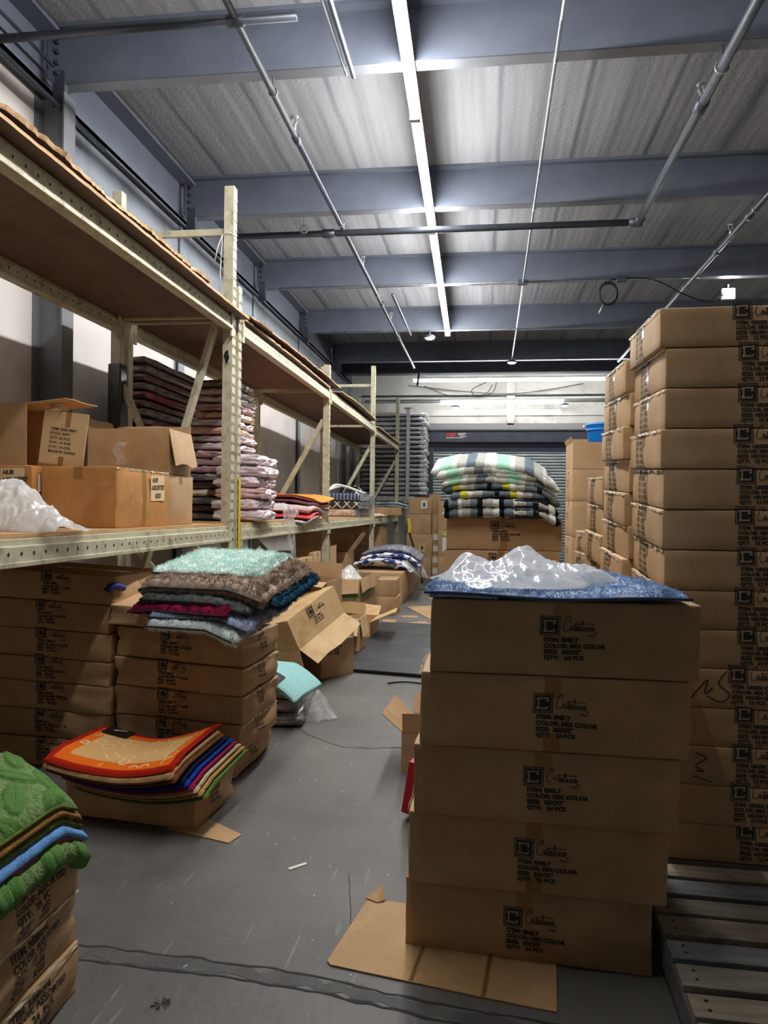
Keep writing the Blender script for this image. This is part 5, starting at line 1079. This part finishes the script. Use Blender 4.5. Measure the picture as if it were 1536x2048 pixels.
carton('plain brown carton hidden behind the orange-brown one on the shelf', (-2.36, 4.95, DZ), .58, .44, .34, R(0), tapes=('top',), seed=402, n=6)
open_box('brown carton with taped torn flap, stacked behind the orange-brown carton', (-2.36, 4.95, DZ+.343), .56, .42, .30, R(2), flaps=[('right', 168, .24), ('left', 20, .08), ('back', 10, .06)], mt=kraft)
m_ = MB(); V = [(-2.44+.02*math.sin(j*1.3)+.07*i, 4.728, DZ+.40+j*.025) for j in range(7) for i in range(2)]; o = mesh('torn_tape_piece', V, [(2*j, 2*j+1, 2*j+3, 2*j+2) for j in range(6)], filmC); tagd(o, 'torn shiny tape strip stuck to the front of the carton with taped flap', 'tape')
ob = open_box('open brown carton lying on its side on the shelf, black inside, its flap printed', (-2.80, 4.28, DZ+.345), .34, .36, .5, flaps=[('back', 6, .24)], mt=kraft)
# turned on its side so that its mouth faces the aisle
ob.rotation_euler = (R(90), 0, R(90)); 
ob.rotation_euler = Matrix(((0, 0, 1), (1, 0, 0), (0, 1, 0))).to_euler(); ob.location = (-3.09, 4.15, DZ+.348+.18)
PJ = P2(); block(PJ, ['ITEM: KIDS MAT', 'STYLE: ASST', 'QTY: 24 PCS', 'G.W.: 14 KGS', 'N.W.: 13 KGS', 'MADE IN CHINA'], -.07, .05, .02, .026, .0005)
fl_ = empty('carton_flap', (-2.545, 4.02, DZ+.35), R(6), 0, R(7)); tagd(fl_, 'pale printed loose carton panel with tape strips leaning at the open carton mouth', 'cardboard')
m_ = MB(); m_.bbox((0, 0, 0), (.26, .008, .33), .002); m_.build('panel', kraft_lt, fl_)
mesh('printed_marks', [(a_+.12, -.0015, b_+.17) for a_, b_, l in PJ.v], PJ.f, ink, fl_)
m_ = MB(); m_.box((.13, -.0012, .24), (.16, -.0006, .33)); m_.box((.115, -.0012, 0), (.145, -.0006, .07)); m_.box((0, -.0012, 0), (.26, -.0006, .022)); m_.build('tape', tape, fl_)
o = crumple_sheet('tissue_scrap', .12, .08, mound([(.05, 0, 0, .7, .7)]), white, None, 14, 10, 3, .03, 0, (-2.47, 4.10, DZ+.68)); tagd(o, 'small white tissue scrap on top of the printed carton panel', 'paper')
o = crumple_sheet('plastic_bag', 1.0, .62, mound([(.17, -.1, .1, .45, .6), (.13, -.7, 0, .4, .7), (.12, .3, -.1, .3, .5), (.07, .75, -.3, .35, .5)], 1.15, 2.2), filmW, None, 140, 90, 23, .07, 0, (-2.36, 3.44, DZ)); tagd(o, 'crumpled white plastic bag on the shelf at the left edge', 'plastic bag')
o.rotation_euler.z = R(-14)
# ================================================================== WRAPPED MATS ON THE SECOND BAY
def wrapmat(n, c, c2, sc=10): return mat('wrapped_'+n, S(*c), .24, S(*c2), sc, (1, 1, 4), 1.0, 22, coat=1.0, thr=(.4, .6))
WM = [wrapmat('mauve', (230, 216, 220), (204, 182, 192)), wrapmat('pink', (230, 192, 192), (206, 164, 170)), wrapmat('rose', (196, 156, 158), (170, 120, 130)), wrapmat('peach', (226, 180, 150), (204, 160, 150)), wrapmat('plum', (92, 54, 66), (60, 40, 50)), wrapmat('dark', (48, 42, 46), (78, 66, 72)), wrapmat('red', (150, 52, 56), (110, 44, 50)), wrapmat('brown', (122, 92, 82), (90, 70, 66))]
leafy = mat('leaf_print_cloth', S(214, 200, 170), .5, S(120, 110, 40), 7, coat=.4, thr=(.5, .53), dirt=S(176, 60, 34), dscale=5)
zz = DZ; seqA = [5, 4, 7, 5, 4, 7, 5, 7, 5, 4, 5, 7, 5, 7, 6, 5, 7, 5, 7]
for i, k_ in enumerate(seqA):
    hh = .076
    o = pillow('wrapped_mat', .24, 2.3, hh, WM[k_], None, 420+i, .02, (-2.99+.012*math.sin(i*2.3), 7.25, zz), 12, .03); zz += hh*.985
    tagd(o, 'long dim wrapped mat in the tall rear pile, '+nth(i, len(seqA)), 'wrapped mat', 'wrapped mats in the tall rear pile')
zz = DZ; seqB = [5, 4, 5, None, 4, 5, 2, 0, 1, 0, 0, 3, 0, 3, 2, 0, 1, 7]
for i, k_ in enumerate(seqB):
    hh = .074
    o = pillow('wrapped_mat', .56-.02*(i % 3)-(.14 if i > 11 else 0), .62, hh, leafy if k_ is None else WM[k_], None, 440+i, .042, (-2.56-.02*math.sin(i*1.7)+(.07 if i > 11 else 0), 7.02+.02*math.sin(i*2.1), zz), 14, .03); zz += hh*.985
    tagd(o, ('leaf-printed cloth mat' if k_ is None else ['pale', 'pink', 'rose', 'peach', 'dark plum', 'black', 'red', 'brown'][k_]+' wrapped mat')+' in the pile behind the tall post, '+nth(i, len(seqB)), 'wrapped mat', 'wrapped mats behind the tall post')
zz = DZ
for i, k_ in enumerate([0, 0, 1, 0, 0, 0]):
    hh = .105
    o = pillow('wrapped_mat', .44-.03*(i % 2), .5, hh, WM[k_], None, 460+i, .045, (-2.12-.02*(i % 2), 6.55+.01*i, zz), 18, .045); o.rotation_euler.z = R([2, -3, 4, -2, 3, -5][i]); zz += hh*.93
    tagd(o, 'pale mauve mat in crinkled clear wrap right of the tall post, '+nth(i, 6), 'wrapped mat', 'mauve wrapped mats right of the post')
orng = mat('cloth_orange', S(232, 146, 44), .7, S(226, 134, 36), 8, bump=.2); mar = mat('cloth_maroon', S(110, 24, 40), .7, bump=.2); dk = mat('cloth_black_red', S(50, 26, 34), .7, S(120, 40, 50), 12); pinkc = mat('cloth_pale_pink', S(208, 180, 174), .6, bump=.4); redc = mat('cloth_red', S(196, 52, 50), .6)
zz = DZ
items = [(wrapmat('white', (214, 208, 210), (190, 180, 184)), .035, .9, 'pale folded cloth at the bottom of the orange cloth pile'), (redc, .025, .9, 'red folded cloth low in the orange cloth pile'), (pinkc, .07, .85, 'pale pink padded mat in the orange cloth pile'), (dk, .03, .85, 'dark red and black cloth in the orange cloth pile'), (mar, .035, .85, 'maroon cloth under the orange one'), (orng, .03, .88, 'bright orange cloth on top of the pile on the middle shelf')]
for i, (M_, th, ln, lb) in enumerate(items):
    r = empty('folded_cloth', (-2.25+.02*(i % 2), 8.25+(.12*i), zz), R([0, 4, 0, -4, -5, -6][i])); tagd(r, lb, 'cloth', 'cloth pile beside the second post')
    folded('cloth_layers', .68, ln, th/2-.002, M_, r, side=1, g=.004, rough=.008, rs=12, seed=50+i, ny=20, edge=.02, drape=lambda x, y, q=i: .03*math.sin(y*5+q)-(.22 if q > 2 else .1)*max(0, x-.12)**1.1)
    zz += th+.012
o = crumple_sheet('plastic_sheet', .5, .7, mound([(.05, 0, 0, 1, 1)], 1.15, 3), filmC, None, 60, 70, 33, .05, 0, (-2.1, 7.55, DZ+.10), sc=.8); tagd(o, 'clear plastic film spilling over the shelf edge in the middle bay', 'plastic film')
for v in o.data.vertices:
    x, y, z_ = v.co
    if x > .13: v.co = (.13+(x-.13)*.2+.015*math.sin(y*25), y*(1-.5*(x-.13)/.12)+.10*(x-.13)/.12, z_-(x-.13)*4.6)
m_ = MB()
def geo(n, base, line, kind):
    def sh(nt, b):
        N = nt.nodes; L = nt.links; b.inputs['Roughness'].default_value = .35; b.inputs['Coat Weight'].default_value = .5
        tc = N.new('ShaderNodeTexCoord'); mp = N.new('ShaderNodeMapping'); L.new(tc.outputs['Object'], mp.inputs[0])
        if kind == 'lines': wv = N.new('ShaderNodeTexWave'); wv.bands_direction = 'X'; wv.inputs['Scale'].default_value = 5.5; L.new(mp.outputs[0], wv.inputs[0]); src = wv.outputs['Fac']; p = .86
        elif kind == 'diamond':
            mp.inputs['Rotation'].default_value = (0, R(45), 0); mp.inputs['Scale'].default_value = (9, 9, 9); ch = N.new('ShaderNodeTexVoronoi'); ch.feature = 'DISTANCE_TO_EDGE'; ch.inputs['Randomness'].default_value = 0; ch.inputs['Scale'].default_value = 1; L.new(mp.outputs[0], ch.inputs['Vector']); iv = N.new('ShaderNodeMath'); iv.operation = 'SUBTRACT'; iv.inputs[0].default_value = 1; L.new(ch.outputs['Distance'], iv.inputs[1]); src = iv.outputs[0]; p = .92
        else: nz = N.new('ShaderNodeTexNoise'); nz.inputs['Scale'].default_value = 9; L.new(mp.outputs[0], nz.inputs[0]); src = nz.outputs['Fac']; p = .55
        cr = N.new('ShaderNodeValToRGB'); cr.color_ramp.interpolation = 'CONSTANT'; cr.color_ramp.elements[0].color = (*S(*base), 1); cr.color_ramp.elements[1].position = p; cr.color_ramp.elements[1].color = (*S(*line), 1); L.new(src, cr.inputs[0]); L.new(cr.outputs[0], b.inputs['Base Color'])
    return uv_mat(n, sh)
GM = [geo('tan_leaf_print', (186, 154, 132), (214, 190, 170), 'n'), geo('black_diamond_print', (40, 36, 40), (206, 196, 180), 'diamond'), geo('navy_line_print', (50, 62, 88), (150, 164, 190), 'lines')]
wrap_end = mat('wrap_ends', S(216, 218, 222), .3, S(40, 44, 60), 30, bump=1, bscale=25, coat=.6, thr=(.42, .6))
for L_ in range(3):
    for k_ in range(5):
        y = 11.9+k_*.30; z = DZ+.002+L_*.125; x0 = -2.62
        r = empty('rolled_rug', (x0, y, z)); tagd(r, ['tan', 'black diamond patterned', 'navy pinstriped'][L_]+' rug roll on the third bay shelf, '+['front', 'second', 'third', 'fourth', 'rearmost'][k_]+' of its row', 'rug', 'rug rolls on the third bay shelf')
        ln = [.60, .66, .68][L_]
        m_ = MB(); pts = [(ln*i/12, .0, .062) for i in range(13)]; m_.bbox((0, -.135, 0), (ln, .135, .122), .05); m_.build('rug_roll', GM[L_], r, True)
        m_ = MB(); rn = random.Random(L_*9+k_)
        for q in range(26):
            a = q/26*2*math.pi; cy, cz = .12*math.cos(a), .061+.055*math.sin(a); m_.add([(ln-.005, cy, cz), (ln-.005, cy*.8, .061+(cz-.061)*.8), (ln+rn.uniform(.02, .07), cy*.7+rn.uniform(-.02, .02), cz), (ln+rn.uniform(.01, .06), cy*1.02, cz+.008)], [(0, 1, 2, 3)])
        m_.bbox((ln-.002, -.12, .008), (ln+.012, .12, .114), .04); m_.build('wrapped_end', wrap_end, r)
m_ = MB()
for i in range(3): m_.tube(crom([Vector(p) for p in ((-2.5, 11.75+i*.1, DZ+.4), (-2.42, 12.1, DZ+.47+i*.02), (-2.3, 12.4, DZ+.50), (-2.05, 12.7+i*.1, DZ+.4))], 5), .022, 8)
tagd(m_.build('white_hoses', white, None, True), 'white tubes curved over the navy rug rolls', 'tube')
o = crumple_sheet('black_bag', .5, .6, mound([(.14, 0, 0, .7, .7)], 1.0, 1), mat('black_plastic', (.012, .012, .014), .2, coat=.6), None, 40, 40, 61, .07, 0, (-2.25, 13.0, DZ+.378)); tagd(o, 'black plastic bag lying on the rear navy rug rolls', 'plastic bag')
carton('low brown carton with grey mats on the farthest rack shelf', (-1.98, 15.7, DZ), .62, .6, .17, R(0), tapes=(), seed=500, n=5)
bgM = mat('cloth_blue_grey', S(108, 122, 140), .6, S(168, 182, 196), 10, thr=(.45, .6), bump=.4)
for i in range(2):
    r = empty('folded_cloth', (-1.93, 15.7, DZ+.172+i*.055), R(4*i)); tagd(r, 'blue-grey folded mat on the low carton of the farthest shelf, '+['lower', 'upper'][i], 'cloth')
    folded('cloth_layers', .66, .6, .022, bgM, r, side=1, g=.004, rough=.01, rs=10, seed=70+i, ny=12, edge=.03, drape=lambda x, y: -.3*max(0, x-.15)**1.1)
o = crumple_sheet('paper_scrap', .5, .5, mound([(.03, 0, 0, 1, 1)], 1.0, 5), mat('paper_cream', S(226, 216, 190), .7), None, 14, 14, 71, .05, 0, (-2.05, 14.3, DZ)); tagd(o, 'crumpled cream paper on the farthest rack shelf', 'paper')
# ================================================================== UNDER THE MIDDLE BAYS
def ub(lb, x, y, w_, d_, h_, z=0, rz=0, seed=0, **k): return carton(lb, (x, y, z), w_, d_, h_, R(rz), tapes=('top',), seed=seed, n=5, **k)
ub('brown carton on the floor just behind the tall rack post', -2.45, 6.4, .6, .55, .42, seed=510)
ub('brown carton in the dim space under the second bay', -2.35, 7.2, .6, .5, .5, seed=511)
r = carton('brown carton with white papers taped to it, under the second bay shelf', (-2.32, 8.3, .42), .7, .5, .5, R(-3), tapes=('top',), seed=512, n=5)
m_ = MB(); m_.box((-.3, -.262, .1), (-.12, -.258, .42)); m_.box((-.09, -.262, .22), (.1, -.258, .43)); m_.build('white_paper_sheet', white, r); m_ = MB(); m_.box((.0, -.265, .08), (.2, -.262, .25)); m_.build('shipping_label', white, r)
ub('brown carton under the one with white papers', -2.3, 8.3, .8, .6, .415, seed=513)
ub('tall brown carton by the second post under the shelf', -2.25, 9.0, .5, .4, .95, seed=519)
o = pillow('navy_bag', .55, .4, .36, mat('bag_navy', S(22, 28, 52), .8, bump=.4), None, 515, .05, (-2.35, 7.2, .505), 12, .08); tagd(o, 'dark navy cloth bag sitting on a carton under the second bay', 'bag')
open_box('open brown carton with a raised torn flap behind the second post', (-2.25, 10.0, .0), .5, .4, .98, R(0), flaps=[('front', 6, .2), ('left', 30, .15)])
open_box('dark open carton under the third bay, long flaps slanting toward the aisle', (-2.45, 11.9, .0), .7, .6, .8, R(0), flaps=[('right', 35, .36), ('back', 10, .26), ('left', 20, .1)])
for i in range(3):
    ub('dark brown carton stacked under the farthest bay, '+nth(i, 3), -2.5, 15.3, 1.0, 1.4, .38, z=.383*i, seed=520+i, group='dark cartons under the farthest bay')
ub('dark carton under the third bay near the wall', -2.8, 12.6, .7, 1.2, .7, seed=526)
# ================================================================== FAR CORNER: ROLLS, SILVER POST, CARTON COLUMNS
WG = [mat('grey_roll_'+str(i), S(*c), .35, S(*c2), 9, (1, 1, 5), .9, 12, coat=.7) for i, (c, c2) in enumerate((((178, 180, 188), (130, 132, 142)), ((154, 156, 166), (112, 114, 124)), ((196, 198, 204), (150, 152, 160))))]
endW = mat('grey_roll_end', S(236, 240, 244), .35, S(196, 200, 206), 14, bump=1, bscale=30, coat=.5)
rd = empty('steel_rack', (0, 0, 0)); tagd(rd, 'silver steel rack with the pale round-cornered post in the far left corner', 'rack')
for (x, y, nm_) in ((-1.77, 17.62, 1), (-3.2, 17.62, 0), (-1.77, 18.7, 0), (-3.2, 18.7, 0)):
    m_ = MB(); m_.bbox((x-.045, y-.045, 0), (x+.045, y+.045, 3.86), .01); m_.build('silver_post', galv, rd)
    if nm_:
        m_ = MB(); m_.bbox((x-.09, y-.09, 3.86), (x+.09, y+.09, 3.89), .01); m_.build('post_cap', galv, rd)
        m_ = MB(); m_.bbox((x-.09, y-.075, 1.62), (x+.09, y+.06, 1.76), .02); m_.build('bracket', galv, rd)
for y in (17.62, 18.7):
    m_ = MB(); m_.bbox((-3.2, y-.03, 1.68), (-1.6, y+.03, 1.79), .008); m_.build('rack_rail', galv, rd)
m_ = MB(); m_.box((-3.22, 17.62, 1.79), (-1.35, 18.72, 1.815)); m_.build('rack_shelf', darksteel, rd)
zz = 1.818
for i in range(18):
    hh = .110
    r = empty('rolled_rug', (-2.2+.02*math.sin(i*2.2), 18.2, zz)); tagd(r, 'grey rug roll in clear wrap on the silver rack, '+nth(i, 18), 'rug', 'grey wrapped rug rolls on the silver rack')
    pillow('rug_roll', 1.45, .88, hh, WG[(i*7) % 3], r, 540+i, .025, None, 12, .05)
    o = pillow('wrapped_end', .16, .86, hh*1.05, endW, r, 570+i, .05, (.76+.025*math.sin(i*3.1), 0, -.003), 8, .045)
    zz += hh
r = empty('yellow_tool', (-1.47, 14.84, 0)); 
m_ = MB(); m_.tube(crom([Vector(p) for p in ((0, 0, 1.30), (.03, 0, 1.15), (.02, 0, 1.02))], 5), .035, 8); m_.build('yellow_grip', yellow, r, True); m_ = MB(); m_.tube(crom([Vector(p) for p in ((.02, 0, 1.05), (.1, 0, .8), (.25, 0, .3), (.3, 0, .02))], 6), .018, 8); m_.build('tool_handle', black, r, True)
tagd(r, 'yellow-gripped tool with a black handle leaning beside the silver post', 'tool')
fz = 0
far = [(-1.36, 16.45, .55, .6, .46, 0, 'A'), (-1.36, 16.45, .56, .6, .5, .46, 'A'), (-1.34, 16.45, .5, .6, .42, .965, 'A'), (-1.34, 16.4, .5, .5, .36, 1.39, 'A')]
for i, (x, y, w_, d_, h_, z, q) in enumerate(far):
    r = ub('brown carton in the far column under the grey rug rolls, '+nth(i, 4), x, y, w_, d_, h_, z=z, rz=[0, 2, -2, 1][i], seed=600+i, group='cartons of the far left column')
    if i in (0, 1, 3):
        m_ = MB(); c = (.0, .12) if i != 3 else (.02, .2); m_.box((c[0]-.01, -d_/2-.014, .12), (c[0]+.13, -d_/2-.01, .30)); lb = m_.build('shipping_label', white if i == 3 else kraft_lt, r)
        m_ = MB(); m_.box((c[0]+.04, -d_/2-.016, .16), (c[0]+.08, -d_/2-.0145, .24)); m_.build('label_symbol', black, lb)
for i in range(4):
    r = ub('brown carton with white labels low in the far second column, '+nth(i, 4), -1.0, 16.7, .3, .5, .245, z=.247*i, seed=610+i, group='labelled cartons of the far second column')
    m_ = MB(); m_.box((-.12, -.264, .08), (.04, -.26, .2)); m_.box((.06, -.264, .1), (.12, -.26, .17)); m_.build('shipping_label', white, r)
ub('brown carton above the labelled cartons in the far second column', -1.0, 16.7, .3, .5, .4, z=.99, seed=615)
ub('dented brown carton leaning on top of the far second column', -1.06, 16.75, .26, .45, .44, z=1.392, rz=3, seed=616)
for i in range(3):
    r = ub('brown carton in the far column left of the striped rugs, '+nth(i, 3), -.72, 16.2, .42, .6, [.5, .55, .62][i], z=[0, .503, 1.056][i], seed=620+i, group='cartons beyond the mid-aisle stack')
    if i == 1:
        m_ = MB(); m_.box((-.12, -.314, .1), (.06, -.31, .4)); m_.build('shipping_label', white, r); m_ = MB(); m_.box((-.1, -.316, .44), (.02, -.312, .5)); m_.build('yellow_sticker', mat('sticker_green_yellow', S(190, 220, 50), .5), r)
m_ = MB(); m_.box((-1.21, 16.38, .02), (-1.16, 16.42, .98)); tagd(m_.build('foam_strip', white), 'white upright foam strip between the far carton columns', 'foam')
